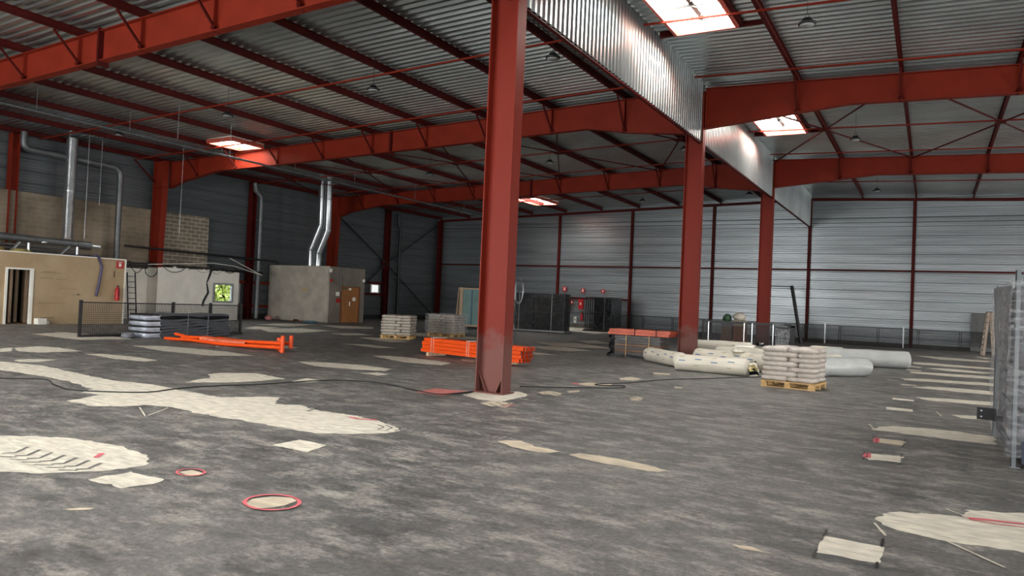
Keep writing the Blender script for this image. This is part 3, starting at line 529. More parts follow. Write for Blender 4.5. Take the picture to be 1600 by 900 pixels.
# rails (girts) on the walls
def girt(name, a, b, h, label, w=.06, m=None): tag(MB().bar(a, b, w, h).obj(name, m or REDDK), label, 'wall rail')
girt('wall_rail', (XL+.4, YB-.1, 4.27), (XR-.1, YB-.1, 4.27), .09, 'dark red horizontal rail across the middle of the back wall', .07)
girt('wall_rail', (-22.9, YB-.1, 2.05), (-17.6, YB-.1, 2.05), .12, 'short dark red rail above the fire hose on the back wall', .07)
girt('cable_tray', (XL+.4, YB-.12, 7.28), (XR-.1, YB-.12, 7.28), .03, 'thin grey upper conduit along the back wall', .04, DUCT)
girt('cable_tray', (XL+.4, YB-.12, 7.02), (XR-.1, YB-.12, 7.02), .03, 'thin grey lower conduit along the back wall', .04, BLACK)
girt('wall_rail', (XL+.12, 36.6, 2.48), (XL+.12, 40.1, 2.48), .16, 'dark red rail above the small window right of the concrete room', .07)
girt('wall_rail', (XL+.12, 36.6, 1.72), (XL+.12, 40.1, 1.72), .16, 'dark red rail below the small window right of the concrete room', .07)
girt('wall_rail', (XL+.12, 27.6, 2.05), (XL+.12, 30.0, 2.05), .14, 'red rail on grey cladding right of the white room, upper', .07, RED)
girt('wall_rail', (XL+.12, 27.6, .72), (XL+.12, 30.0, .72), .14, 'red rail on grey cladding right of the white room, lower', .07, RED)
t = thing('wall_bracing', 'dark crossed bracing on the far left wall', 'bracing', (-33.3, 40.1, 3.9))
for i, (dy, dz) in enumerate(((-5.2, 2.9), (6.1, 3.4), (6.1, -3.8), (-5.2, -3.8))):
    MB().bar((.05, 0, 0), (.05, dy, dz), .07, .07).obj('diagonal', BLACK, t)
MB().box(.0, .02, -.35, .35, -.35, .35).obj('node_plate', REDDK, t)

# ------------------------------------------------------------------ left side: partition, white room, block wall, concrete room
TAN = concrete('tan_plasterboard', rgb(174, 150, 116), rgb(194, 172, 140), .8)
SMUDGE = mat('dark_scuff', rgb(92, 74, 56), .8, 0, .2, 6)
mb = MB(); XP = -29.0
mb.box(XP-.1, XP, 6, 13.88, 0, 2.62); mb.box(XP-.1, XP, 14.72, 18.3, 0, 2.62); mb.box(XP-.1, XP, 13.88, 14.72, 2.0, 2.62)
mb.box(XL+.1, XP-.1, 18.2, 18.3, 0, 2.62); mb.box(XL+.1, XP-.1, 6, 18.2, 2.5, 2.56); mb.box(XL+.1, XP, 5.9, 6, 0, 2.62)
for (y0, y1, z, h) in ((15.0, 15.75, 1.93, .012), (15.1, 15.55, 1.97, .01), (15.0, 15.5, 1.72, .012), (15.6, 16.0, 1.7, .01), (15.0, 16.0, .78, .01), (15.1, 15.6, .22, .02), (16.2, 16.6, 1.12, .01), (15.7, 16.4, 1.35, .006), (17.85, 17.9, 1.9, .25)):
    mb.box(XP, XP+.003, y0, y1, z, z+h, 1)
mb.box(XP, XP+.006, 16.42, 16.5, 1.12, 1.17, 1)
struct('wall_partition', mb, [TAN, SMUDGE])
mb = MB(); mb.box(XP-.12, XP+.03, 6, 18.33, 2.62, 2.66); mb.box(XP-.1, XP+.02, 18.3, 18.36, 0, 2.64); struct('trim_1', mb, [WHITE])
mb = MB(); mb.box(XP-.12, XP+.03, 13.82, 13.9, 0, 2.06); mb.box(XP-.12, XP+.03, 14.7, 14.78, 0, 2.06); mb.box(XP-.12, XP+.03, 13.9, 14.7, 2.0, 2.06); struct('door_1', mb, [WHITE])
BRN = mat('brown_boards', rgb(120, 88, 56), .8, 0, .25, 6, 0, 20, (1, 1, 8))
struct('floor', MB().box(XL+.1, XP-.1, 6, 18.2, .004, .02), [BRN])
for i, (x, y, l) in enumerate(((-29.7, 14.35, 'pale timber stud inside the dark doorway, left'), (-30.1, 14.75, 'pale timber stud inside the dark doorway, second from left'), (-30.6, 15.25, 'pale timber stud inside the dark doorway, third from left'), (-29.6, 14.85, 'pale timber stud inside the dark doorway, nearest its right jamb'))):
    tag(MB().box(-.04, .04, -.05, .05, .021, 2.49).obj('timber_stud', WOODP, None, (x, y, 0)), l, 'timber', None)
b = MB().box(-.15, .15, -.15, .15, 0, .22); b.box(-.13, .05, .02, .3, .0, .12)
tag(b.obj('white_carton', WHITE, None, (-28.8, 15.0, 0)), 'small white carton on the floor at the foot of the tan partition', 'box')

# white lined wall with pier and window
mb = MB(); mb.box(-33.1, -33.0, 18.3, 22.25, 0, 2.42); mb.box(-33.1, -32.45, 22.0, 22.09, 0, 2.45) if False else None
mb.box(-32.32, -32.2, 22.0, 25.2, 0, 2.5); mb.box(-32.32, -32.2, 26.3, 26.75, 0, 2.52); mb.box(-32.32, -32.2, 25.2, 26.3, 0, .95); mb.box(-32.32, -32.2, 25.2, 26.3, 1.86, 2.52)
mb.box(-33.1, -32.32, 22.0, 22.1, 0, 2.5)
for i in range(34):   # ragged plaster edge
    y = 22.0+i*.139; h = .02+.09*abs(noise.noise(Vector((y*3, 0, 0))))*2
    mb.box(-32.31, -32.21, y, y+.139, 2.5, 2.5+h)
struct('wall_lining', mb, [WHITE])
gb = MB(); gb.box(-33.8, -32.33, 25.0, 25.1, .82, 2.12)
for z0 in (.82, 2.06): gb.extr([Vector(p) for p in ((-33.8, 25.1, 0), (-32.33, 25.1, 0), (-32.33, 26.4, 0), (-33.8, 28.1, 0))], (0, 0, z0), (0, 0, z0+.06))
gb.extr([Vector(p) for p in ((-32.33, 26.4, 0), (-33.8, 28.05, 0), (-33.8, 28.2, 0), (-32.33, 26.5, 0))], (0, 0, .82), (0, 0, 2.12))
struct('trim_2', gb, [WHITE])
ALU = mat('grey_window_frame', rgb(168, 170, 170), .45, .3, .03)
wm = MB(); x0, x1 = -32.26, -32.14
wm.box(x0, x1, 25.12, 25.24, .9, 1.92); wm.box(x0, x1, 26.26, 26.38, .9, 1.92); wm.box(x0, x1, 25.24, 26.26, .9, .99); wm.box(x0, x1, 25.24, 26.26, 1.82, 1.92)
wobj = struct('window_1', wm, [ALU])
gl, nt, bs = newmat('window_glass'); bs.inputs['Transmission Weight'].default_value = 1; bs.inputs['Roughness'].default_value = .02; bs.inputs['IOR'].default_value = 1.02
MB().box(-32.205, -32.2, 25.24, 26.26, .99, 1.82).obj('pane', gl, wobj)
MB().box(x1-.01, x1+.03, 25.18, 25.21, 1.3, 1.45).obj('handle', BLACK, wobj)
# shrubs in the daylight outside the window
LEAF = mat('sunlit_leaves', rgb(232, 214, 60), .6, 0, .5, 5); LEAF2 = mat('cool_green_leaves', rgb(206, 214, 120), .6, 0, .35, 6)
for (yy, mm, nm, lab) in ((31.3, LEAF, 'shrub', 'yellow-green shrub outside, in the right of the small window'), (29.4, LEAF2, 'shrub', 'cooler green shrub outside, in the left of the small window')):
    g = MB(); R = random.Random(int(yy*10))
    for i in range(3200):
        u = R.uniform(0, 6.283); r = R.random()**.5; z = R.uniform(.2, 2.7); c = Vector((math.cos(u)*r*.9, math.sin(u)*r*.9, z))
        a = Vector((R.gauss(0, 1), R.gauss(0, 1), R.gauss(0, 1))).normalized()*.15; b2 = a.cross(Vector((R.gauss(0, 1), R.gauss(0, 1), R.gauss(0, 1)))).normalized()*.08
        g.add([c-a, c+b2, c+a, c-b2], [(0, 1, 2, 3)])
    for i in range(5): g.tube([(0, 0, 0), (R.uniform(-.2, .2), R.uniform(-.2, .2), 1), (R.uniform(-.5, .5), R.uniform(-.5, .5), 2)], .025, 5)
    tag(g.obj(nm, mm, None, (-37.5, yy, 0)), lab, 'shrub')
struct('floor', MB().box(-60, XL-.25, 10, 60, -.1, 0), [mat('grass_ground', rgb(110, 130, 70), .9, 0, .2, 2)])

def brick_mat(name, c1, c2, mort, msize):
    mt, nt, b = newmat(name); N = nt.nodes; L = nt.links
    tc = N.new('ShaderNodeTexCoord'); sp = N.new('ShaderNodeSeparateXYZ'); cb = N.new('ShaderNodeCombineXYZ')
    L.new(tc.outputs['Object'], sp.inputs[0]); L.new(sp.outputs['Y'], cb.inputs[0]); L.new(sp.outputs['Z'], cb.inputs[1])
    br = N.new('ShaderNodeTexBrick'); L.new(cb.outputs[0], br.inputs['Vector'])
    br.inputs['Color1'].default_value = c1; br.inputs['Color2'].default_value = c2; br.inputs['Mortar'].default_value = mort
    br.inputs['Scale'].default_value = 1; br.inputs['Brick Width'].default_value = .5; br.inputs['Row Height'].default_value = .2; br.inputs['Mortar Size'].default_value = msize
    nz = N.new('ShaderNodeTexNoise'); nz.inputs['Scale'].default_value = .7; nz.inputs['Detail'].default_value = 6; L.new(tc.outputs['Object'], nz.inputs['Vector'])
    cr = N.new('ShaderNodeValToRGB'); cr.color_ramp.elements[0].position = .35; cr.color_ramp.elements[1].position = .65
    cr.color_ramp.elements[0].color = (.62, .6, .58, 1); cr.color_ramp.elements[1].color = (1.1, 1.1, 1.1, 1); L.new(nz.outputs[0], cr.inputs[0])
    mx = N.new('ShaderNodeMix'); mx.data_type = 'RGBA'; mx.blend_type = 'MULTIPLY'; mx.inputs[0].default_value = 1
    L.new(br.outputs['Color'], mx.inputs[6]); L.new(cr.outputs[0], mx.inputs[7]); L.new(mx.outputs[2], b.inputs['Base Color'])
    b.inputs['Roughness'].default_value = .85; return mt
BRK = brick_mat('concrete_blocks', rgb(138, 126, 108), rgb(150, 138, 120), rgb(158, 148, 132), .012)
BRK2 = brick_mat('concrete_blocks_bright_joints', rgb(132, 122, 106), rgb(142, 132, 114), rgb(190, 184, 170), .022)
struct('wall_blocks', MB().box(XL+.09, -33.3, Y0, 22.2, 2.0, 5.34), [BRK])
struct('wall_blocks', MB().box(XL+.09, -33.3, 22.5, 25.55, 2.0, 5.34), [BRK2])

# concrete room
mb = MB(); XF, YF, HC = -28.9, 29.95, 3.13
mb.box(XL+.1, XF, YF, YF+.15, 0, HC); struct('wall_concrete', mb, [CONC])
mb = MB(); mb.box(XF-.15, XF, YF+.15, 31.0, 0, HC); mb.box(XF-.15, XF, 32.62, 33.0, 0, HC); mb.box(XF-.15, XF, 31.0, 32.62, 2.07, HC); mb.box(XL+.1, XF-.15, 32.85, 33, 0, HC); mb.box(XL+.1, XF-.15, YF+.15, 32.85, HC-.15, HC)
struct('wall_concrete', mb, [CONC2])
DW = mat('orange_brown_door', rgb(158, 104, 56), .5, 0, .10, 2, 0, 20, (3, 3, .5))
fr = MB(); fr.box(XF-.12, XF+.02, 31.0, 31.05, 0, 2.07); fr.box(XF-.12, XF+.02, 32.57, 32.62, 0, 2.07); fr.box(XF-.12, XF+.02, 31.05, 32.57, 2.02, 2.07)
door = struct('door_2', fr, [mat('door_frame_brown', rgb(110, 66, 40), .5)])
for i, (a, b2) in enumerate(((31.05, 31.72), (31.73, 32.57))): MB().box(XF-.08, XF-.03, a, b2, .01, 2.02).obj('door_leaf', DW, door)
MB().box(XF-.03, XF+.02, 31.78, 31.82, .95, 1.2).obj('handle', WHITE, door)
s = MB(); s.box(XF-.03, XF-.02, 32.05, 32.3, 1.25, 1.45); s.box(XF-.03, XF-.02, 31.72, 31.9, 1.86, 1.98); s.obj('notice', WHITE, door)
s = MB(); s.box(XF-.03, XF-.02, 31.2, 31.55, 1.9, 1.97); s.obj('exit_sign', mat('sign_green', rgb(60, 100, 70), .5), door)
tag(MB().box(-.004, .012, -.25, .25, 0, .06).obj('yellow_strip', mat('yellow_tape', rgb(212, 172, 62), .5), None, (-30.6, YF-.008, 1.75)), 'yellow strip stuck on the bare concrete wall', 'tape')
bpy.data.objects['yellow_strip'].rotation_euler = (0, 0, R90)
def wallbox(name, x, y, z, sx, sy, sz, m, label, cat): return tag(MB().box(0, sx, -sy/2, sy/2, -sz/2, sz/2).obj(name, m, None, (x, y, z)), label, cat)
wallbox('junction_box', XF+.002, 30.75, 1.62, .06, .22, .22, WHITE, 'white junction box on the concrete room left of the brown door', 'box')
wallbox('sounder', XF+.002, 30.15, 2.9, .07, .12, .2, WHITE, 'white box at the top front corner of the concrete room', 'box')
wallbox('fire_alarm_light', XF+.002, 30.2, 2.35, .07, .14, .14, REDP, 'red and white alarm lamp near the front corner of the concrete room', 'alarm')
wallbox('emergency_lamp', XF+.002, 32.85, 2.45, .12, .08, .16, WHITE, 'small white lamp at the rear edge of the concrete room above the door', 'lamp')
tag(MB().tube([(XF+.05, 30.95, 1.72), (XF+.05, 30.9, HC)], .025, 6).obj('conduit', DUCT), 'grey conduit on the concrete room running up from the white junction box', 'conduit')
t = thing('fire_alarm_bell', 'dark red alarm bell beside the brown door', 'alarm bell', (XF+.003, 30.8, 1.25)); MB().tube([(0, 0, 0), (.09, 0, 0)], .13, 16).obj('gong', REDP, t); MB().tube([(.09, 0, 0), (.12, 0, 0)], .03, 8).obj('hub', BLACK, t)
# small lit window far left wall
o = struct('window_2', MB().box(XL+.1, XL+.14, 38.8, 39.75, 1.8, 2.4), [WHITE])
MB().box(XL+.14, XL+.15, 38.95, 39.6, 1.86, 2.34).obj('pane', emis('daylit_pane', (.95, 1, .98, 1), .8), o)

# ducts and pipes
def pipe(name, pts, r, m, label, cat, n=12, ribs=0):
    mb = MB().tube(pts, r, n)
    return tag(mb.obj(name, m), label, cat)
t = thing('spiral_duct', 'tall bright spiral-wound ventilation duct against the block wall', 'duct', (-32.7, 17.95, 3.5))
pr = []
for i in range(88): z = i*.05; pr += [(.222, z), (.222, z+.038), (.232, z+.044)]
MB().lathe(pr).obj('duct_pipe', STEEL, t)
MB().lathe([(.0, -.03), (.26, -.03), (.26, .06), (.225, .06)]).obj('collar', STEEL, t); MB().lathe([(.24, 2.05), (.245, 2.07), (.24, 2.12)]).obj('joint_band', STEEL, t)
pa = [(-32.7, 16.0, 7.75), (-32.7, 16.0, 7.3)]+[Vector((-32.7, 16.25, 7.3))+Vector((0, -math.cos(a)*.25, -math.sin(a)*.25)) for a in (.5, 1, 1.4)]+[(-32.7, 19.75, 6.98)]+[Vector((-32.7, 19.8, 6.58))+Vector((0, math.sin(a)*.4, math.cos(a)*.4)) for a in (.3, .7, 1.1, 1.4)]+[(-32.7, 20.2, 6.4), (-32.7, 20.2, 2.7)]
pipe('vent_pipe', pa, .13, DUCT, 'dark grey bent vent pipe running along and down the block wall', 'pipe')
t = thing('duct_run', 'long grey insulated pipe lying above the tan partition roof', 'pipe', (-30.6, 12, 3.0))
MB().tube([(0, -5.9, .38), (0, 3.0, .24), (0, 5.2, .18)], .14, 12).obj('pipe', DUCT, t); MB().tube([(0, 5.2, .18), (0, 5.75, .16)], .17, 12).obj('insulation_sleeve', DUCT, t); MB().tube([(0, 5.75, .16), (0, 6.15, .14)], .09, 10).obj('foil_end', STEEL, t); MB().lathe([(.15, 0), (.17, .03), (.15, .1)], (0, 3.9, .1)).obj('joint_band', STEEL, t)
for i, (x, dz, r, l) in enumerate(((-31.2, .35, .05, 'thin grey pipe behind the long pipe above the tan partition, upper'), (-31.35, .22, .05, 'thin grey pipe behind the long pipe above the tan partition, middle'), (-31.5, .1, .05, 'thin grey pipe behind the long pipe above the tan partition, lower'))):
    pipe('grey_pipe', [(x, 6.2, 2.75+dz), (x, 17.6, 2.62+dz)], r, DUCT, l, 'pipe', 8)
for i, (y, tlt) in enumerate(((14.55, .28), (15.15, 0), (16.35, .34), (17.0, 0))):
    pipe('foil_pipe_stub', [(-30.2, y, 2.7), (-30.2, y+tlt, 3.06)], .06, STEEL, 'short shiny foil pipe stub above the partition, %s from the left' % ORD[i], 'pipe', 8)
YEL = mat('yellow_mineral_wool', rgb(150, 136, 78), .9, 0, .25, 6, .6, 8)
def blob(rx, ry, rz, seed, m, nm, loc, label, cat, n=12, amp=.35, fr=3):
    mb = MB(); vs = []; k = 2*n
    for i in range(n+1):
        for j in range(k):
            th = math.pi*i/n; ph = 2*math.pi*j/k; d = Vector((math.sin(th)*math.cos(ph), math.sin(th)*math.sin(ph), math.cos(th)))
            q = 1+amp*noise.noise(d*fr+Vector((seed, seed, 0))); z = d.z*rz*q; vs.append((d.x*rx*q, d.y*ry*q, max(z+rz*.8, 0)))
    mb.add(vs, [(i*k+j, i*k+(j+1) % k, (i+1)*k+(j+1) % k, (i+1)*k+j) for i in range(n) for j in range(k)], 0, True)
    return tag(mb.obj(nm, m, None, loc), label, cat)
blob(.25, .5, .17, 1, YEL, 'insulation_lump', (-29.8, 13.6, 2.57), 'larger yellow mineral wool lump on top of the tan partition, at the picture edge', 'insulation')
blob(.2, .38, .12, 4, YEL, 'insulation_lump', (-29.6, 14.6, 2.57), 'smaller yellow mineral wool lump on top of the tan partition', 'insulation')
blob(.25, .9, .09, 6, mat('navy_cloth', rgb(48, 58, 92), .7), 'tarpaulin', (-29.7, 17.0, 2.57), 'dark blue cloth bundle on top of the tan partition', 'cloth')
pipe('flexible_hose', [(-28.9, 17.0, 2.72), (-28.95, 17.15, 2.68), (-28.93, 17.3, 2.3), (-28.93, 17.22, 1.6), (-28.93, 17.12, 1.1)], .05, mat('purple_grey_tube', rgb(84, 78, 110), .5), 'blue-grey flexible hose hanging down the tan partition', 'hose', 8)
pipe('black_pipe', [(-32.4, 20.4, 3.42), (-32.4, 27, 3.34), (-32.4, 29.3, 3.3), (-32.4, 29.5, 3.28), (-32.4, 29.5, 3.1)], .05, BLACK, 'long black pipe running above the white wall to the concrete room', 'pipe', 8)
pipe('grey_downpipe', [(-32.9, 28.1, 7.6), (-32.9, 28.15, 7.2), (-32.9, 28.55, 6.9), (-32.9, 28.6, 6.5), (-32.9, 28.6, .05)], .13, DUCT, 'grey downpipe on the wall immediately left of the concrete room', 'pipe')
pipe('dark_downpipe', [(-33.2, 41.2, 7.5), (-33.2, 41.2, 6.9), (-33.2, 41.45, 6.4), (-33.2, 41.45, .05)], .12, BLACK, 'dark downpipe on the far left wall beside the crossed bracing', 'pipe')
fl_ = [([(-30.68, 31, 8.3), (-30.63, 31, 5.55), (-31.33, 31, 4.15), (-31.33, 31, 3.13)], 'left of the two bright steel flues on the concrete room roof'), ([(-30.16, 31, 8.3), (-30.12, 31, 5.2), (-30.75, 31, 3.95), (-30.75, 31, 3.13)], 'right of the two bright steel flues on the concrete room roof')]
for pts, l in fl_:
    t = thing('steel_flue', l, 'flue', pts[-1]); o0 = Vector(pts[-1]); P = [Vector(p)-o0 for p in pts]
    MB().tube(P, .2, 16).obj('flue_pipe', STEEL, t)
    for q, d in ((P[1], P[0]-P[1]), (P[2], P[1]-P[2]), (P[0].lerp(P[1], .42), P[0]-P[1])):
        d = d.normalized(); MB().tube([q-d*.04, q+d*.04], .215, 16).obj('joint_band', STEEL, t)
t = thing('sprinkler_main', 'long thin grey pipe hung under the left roof, running to the back', 'pipe', (-25.5, 16, 7.16))
MB().tube([(0, -16, .02), (0, 29.5, -.12)], .045, 8).obj('pipe', DUCT, t)
for y in (-3.2, 0, 4, 8, 12, 17, 22, 27): MB().tube([(0, y, .04), (0, y, 1.02)], .008, 5).obj('hanger_rod', STEEL, t)
for i, (x, y, zb) in enumerate(((-31, 16.9, 6.8), (-32.4, 19.1, 5.1), (-31.5, 18.0, 3.5), (-30.2, 21.6, 4.0), (-24, 16.9, 7.0), (-24.5, 19.6, 6.9))):
    pipe('hanging_rod', [(x, y, zb), (x, y, zroof(x)+.23)], .012, STEEL, 'thin bright rod hanging from the left roof, %s of the row near the left wall' % ORD[i], 'rod', 5)
# cables over the white wall
def sag(a, b, d, n=10, seed=0):
    a = Vector(a); b = Vector(b); return [a.lerp(b, i/n)+Vector((0, 0, -d*4*(i/n)*(1-i/n)+.03*noise.noise(Vector((i*.7, seed, 0))))) for i in range(n+1)]
for i, (a, b2, d, r, l) in enumerate((((-32.3, 19.6, 2.75), (-32.3, 22.8, 2.75), .1, .03, 'thick black cable bundle along the top of the white wall, left part'),
    ((-32.3, 22.8, 2.62), (-32.3, 25.0, 2.5), .75, .02, 'black cable sagging across the white wall, upper'), ((-32.35, 22.6, 2.6), (-32.3, 25.2, 2.45), .9, .012, 'thin black cable sagging across the white wall, lower'),
    ((-32.2, 24.9, 2.72), (-32.2, 28.3, 2.62), .05, .05, 'dark cable bundle along the top of the white wall, right part'), ((-32.3, 25.6, 2.6), (-32.3, 26.8, 2.55), .45, .012, 'thin cable loop hanging above the small window, left'), ((-32.3, 26.0, 2.6), (-32.3, 27.2, 2.55), .3, .01, 'thin cable loop hanging above the small window, right'))):
    pipe('cable', sag(a, b2, d, seed=i), r, RUBBER, l, 'cable', 6)
for i in range(9):
    ya = 19.6+i*.85; R_ = random.Random(i+40)
    pipe('cable', sag((-32.1, ya, 2.7+R_.uniform(-.1, .25)), (-32.1, ya+R_.uniform(.5, 1.6), 2.65+R_.uniform(-.1, .2)), R_.uniform(.1, .5), 10, i), R_.choice((.008, .012, .018)), RUBBER, 'thin dark cable loop over the white wall, %s from the left' % ORD[i], 'cable', 5)
pipe('cable', [(-32.2, 25.0, 2.66), (-32.2, 24.9, 2.3), (-32.25, 24.75, 1.9), (-32.2, 24.85, 1.4), (-32.2, 24.6, .95), (-32.2, 24.55, .7)], .06, RUBBER, 'thick black cable hanging down in front of the white wall', 'cable', 8)
pipe('coiled_cable', [Vector((-32.3, 21.7, 2.4))+Vector((.01*(i % 5), math.cos(i*.5)*.32, math.sin(i*.5)*.36)) for i in range(38)], .014, RUBBER, 'coil of black cable hanging over the top of the white wall', 'cable', 6)
pipe('white_conduit', [(-32.1, 21.4, 2.62), (-32.1, 25, 2.92), (-32.1, 26.3, 2.85), (-32.1, 28.0, 2.5)], .02, WHITE, 'thin white conduit bowed along the top of the white wall', 'conduit', 6)
pipe('white_conduit', [(-32.1, 26.0, 3.25), (-32.1, 28.2, 2.45)], .02, WHITE, 'thin white conduit slanting down towards the grey downpipe', 'conduit', 6)
struct('trim_3', MB().box(-33.3, -32.15, 22.6, 26.7, 2.62, 2.68).box(-33.3, -33.0, 18.4, 22.2, 2.44, 2.62), [mat('dark_ceiling_remnant', rgb(70, 66, 60), .8, 0, .3, 5)])

# ladders
def ladder(name, h, w, n, m, wd=.035):
    pass
t = thing('ladder', 'narrow dark ladder leaning on the white wall', 'ladder', (-32.6, 20.98, 0), 0)
for s in (-.2, .2): MB().bar((.15, s, 0), (-.12, s, 2.2), .05, .03).obj('stile', BLACK, t)
for i in range(8): z = .2+i*.26; MB().bar((.15-.27*z/2.2, -.2, z), (.15-.27*z/2.2, .2, z), .03).obj('rung', BLACK, t)
LADW = mat('weathered_ladder_wood', rgb(168, 152, 136), .7, 0, .1, 5)
t = thing('stepladder', 'wooden-sided stepladder standing open near the back wall at right', 'ladder', (2.47, 42.6, 0), .12)
for s, nm in ((-1, 'stile'), (1, 'stile')):
    for yy in (-.26, .26):
        MB().bar((s*.24, yy, 0), (s*.07, yy*.75, 2.1), .11, .05, upv=(0, 1, 0)).obj(nm, LADW, t)
for i in range(7):
    z = .25+i*.27; x = -.24+.17*z/2.1; MB().box(x-.04, x+.04, -.24, .24, z-.015, z+.015).obj('tread', BLACK, t)
for i in range(3): z = .4+i*.6; x = .24-.17*z/2.1; MB().bar((x, -.22, z), (x, .22, z), .03).obj('rear_rung', BLACK, t)
MB().box(-.12, .12, -.22, .22, 2.08, 2.13).obj('top_plate', BLACK, t)
b = MB().box(0, .95, 0, .03, 0, 2.05); o = tag(b.obj('grey_board', mat('dark_grey_board', rgb(96, 98, 98), .6), None, (1.85, 45.93, .02)), 'dark grey board leaning on the back wall behind the stepladder', 'board'); o.rotation_euler = (-.06, 0, 0)

# ------------------------------------------------------------------ mesh fence along the back wall and elsewhere
def wires(mb, L, h, p, r, q=None, y=0, z0=0.):
    q = q or p; n = int(L/p)
    for i in range(1, n): x = i*L/n; mb.box(x-r, x+r, y-r, y+r, z0, h)
    n = int((h-z0)/q)
    for i in range(1, n): z = z0+i*(h-z0)/n; mb.box(0, L, y-r*.9, y+r*.9, z-r, z+r)
def mesh_panel_parts(t, L, h, p=.05, r=.003, ft=.02, q=None):
    f = MB(); f.box(0, L, -ft, ft, h-.035, h); f.box(0, L, -ft, ft, .0, .05); f.box(0, .035, -ft, ft, 0.05, h-.035); f.box(L-.035, L, -ft, ft, .05, h-.035)
    f.obj('frame', BLACK, t); w_ = MB(); wires(w_, L, h-.03, p, r, q, 0, .04); w_.obj('wire_mesh', BLACK, t)
fp = None; xs = [-18.3+1.97*i for i in range(11)]
for i, x in enumerate(xs):
    lab = 'black wire mesh panel standing along the foot of the back wall, %s from the left' % ORD[i]
    if fp is None:
        fp = thing('wire_fence', lab, 'fence panel', (x, 45.95, 0), 0, 'mesh panels along the back wall'); mesh_panel_parts(fp, 1.93, 1.07, .06, .006)
    else: dup(fp, (x, 45.95, 0), 0, lab)
for i, x in enumerate((-17.9, -5.3, -1.3)): post(x, 45.85, 1.15, 'short pale post at the mesh panels by the back wall, %s from the left' % ORD[i], .05, dy=.05, m=STEEL)
# big mesh panel with grey stack, left
t = thing('mesh_fence', 'long black wire mesh fence section standing behind the grey wrapped stack', 'fence', (-21.85, 12.5, 0), R90)
mesh_panel_parts(t, 5.85, 1.05, .055, .0042, .03)
for x in (0, 3.05, 4.5, 5.8): MB().box(x-.04, x+.04, -.035, .035, 0.0, 1.1).obj('post', BLACK, t)
MB().box(0, 5.85, -.08, .08, .0, .07).obj('bottom_rail', BLACK, t)
g = MB(); g.box(-.01, .01, -.25, .25, 0, .9); 
# ------------------------------------------------------------------ palletised goods
def pallet_parts(t, L=1.2, W=1.0, m=WOOD):
    p = MB()
    for i in range(7): y = -W/2+.05+i*(W-.1)/6; p.box(-L/2, L/2, y-.05, y+.05, .122, .144)
    p.obj('deck_boards', m, t)
    s = MB()
    for x in (-L/2+.05, 0, L/2-.05): s.box(x-.05, x+.05, -W/2, W/2, .1, .122)
    for y in (-W/2+.05, 0, W/2-.05): s.box(-L/2, L/2, y-.05, y+.05, 0, .022)
    s.obj('bearer_boards', m, t)
    for x in (-L/2+.07, 0, L/2-.07):
        for y in (-W/2+.05, 0, W/2-.05): MB().box(x-.06, x+.06, y-.048, y+.048, .022, .1).obj('block', m, t)
bagmesh = {}
def bag_mesh(lx, ly, lz, seed, m):
    k = (lx, ly, lz, seed, m.name)
    if k in bagmesh: return bagmesh[k]
    mb = MB(); n, q = 14, 28; vs = []
    for i in range(n+1):
        th = math.pi*i/n
        for j in range(q):
            ph = 2*math.pi*j/q
            se = lambda c, e: math.copysign(abs(c)**e, c)
            x = se(math.sin(th), .3)*se(math.cos(ph), .28); y = se(math.sin(th), .3)*se(math.sin(ph), .28); z = se(math.cos(th), .6)
            w_ = 1+.04*noise.noise(Vector((x*3+seed*5, y*3, z*2)))
            z *= 1+.25*noise.noise(Vector((x*2+seed*9, y*2.5, seed)))-.15*(max(abs(x), abs(y))**6)
            vs.append((x*lx/2*w_, y*ly/2*w_, z*lz/2))
    mb.add(vs, [(i*q+j, i*q+(j+1) % q, (i+1)*q+(j+1) % q, (i+1)*q+j) for i in range(n) for j in range(q)], 0, True)
    bagmesh[k] = mb.mesh('bag', m); return bagmesh[k]
WRAP, nt, bs = newmat('stretch_wrap'); N = nt.nodes; L = nt.links
tc = N.new('ShaderNodeTexCoord'); mp = N.new('ShaderNodeMapping'); mp.inputs['Scale'].default_value = (1, 1, 5); mp.inputs['Rotation'].default_value = (.35, .2, 0)
nz = N.new('ShaderNodeTexNoise'); nz.inputs['Scale'].default_value = 3.5; nz.inputs['Detail'].default_value = 6; nz.inputs['Roughness'].default_value = .7
L.new(tc.outputs['Object'], mp.inputs[0]); L.new(mp.outputs[0], nz.inputs['Vector'])
cr = N.new('ShaderNodeValToRGB'); cr.color_ramp.elements[0].position = .45; cr.color_ramp.elements[1].position = .8; cr.color_ramp.elements[0].color = (.08, .08, .08, 1); cr.color_ramp.elements[1].color = (.6, .6, .6, 1)
L.new(nz.outputs[0], cr.inputs[0]); L.new(cr.outputs[0], bs.inputs['Alpha']); bs.inputs['Base Color'].default_value = (.75, .76, .78, 1); bs.inputs['Roughness'].default_value = .12
bp = N.new('ShaderNodeBump'); bp.inputs['Strength'].default_value = .8; bp.inputs['Distance'].default_value = .03; L.new(nz.outputs[0], bp.inputs['Height']); L.new(bp.outputs[0], bs.inputs['Normal'])
LAY = ['bottom', 'second', 'third', 'fourth', 'fifth', 'sixth', 'top']
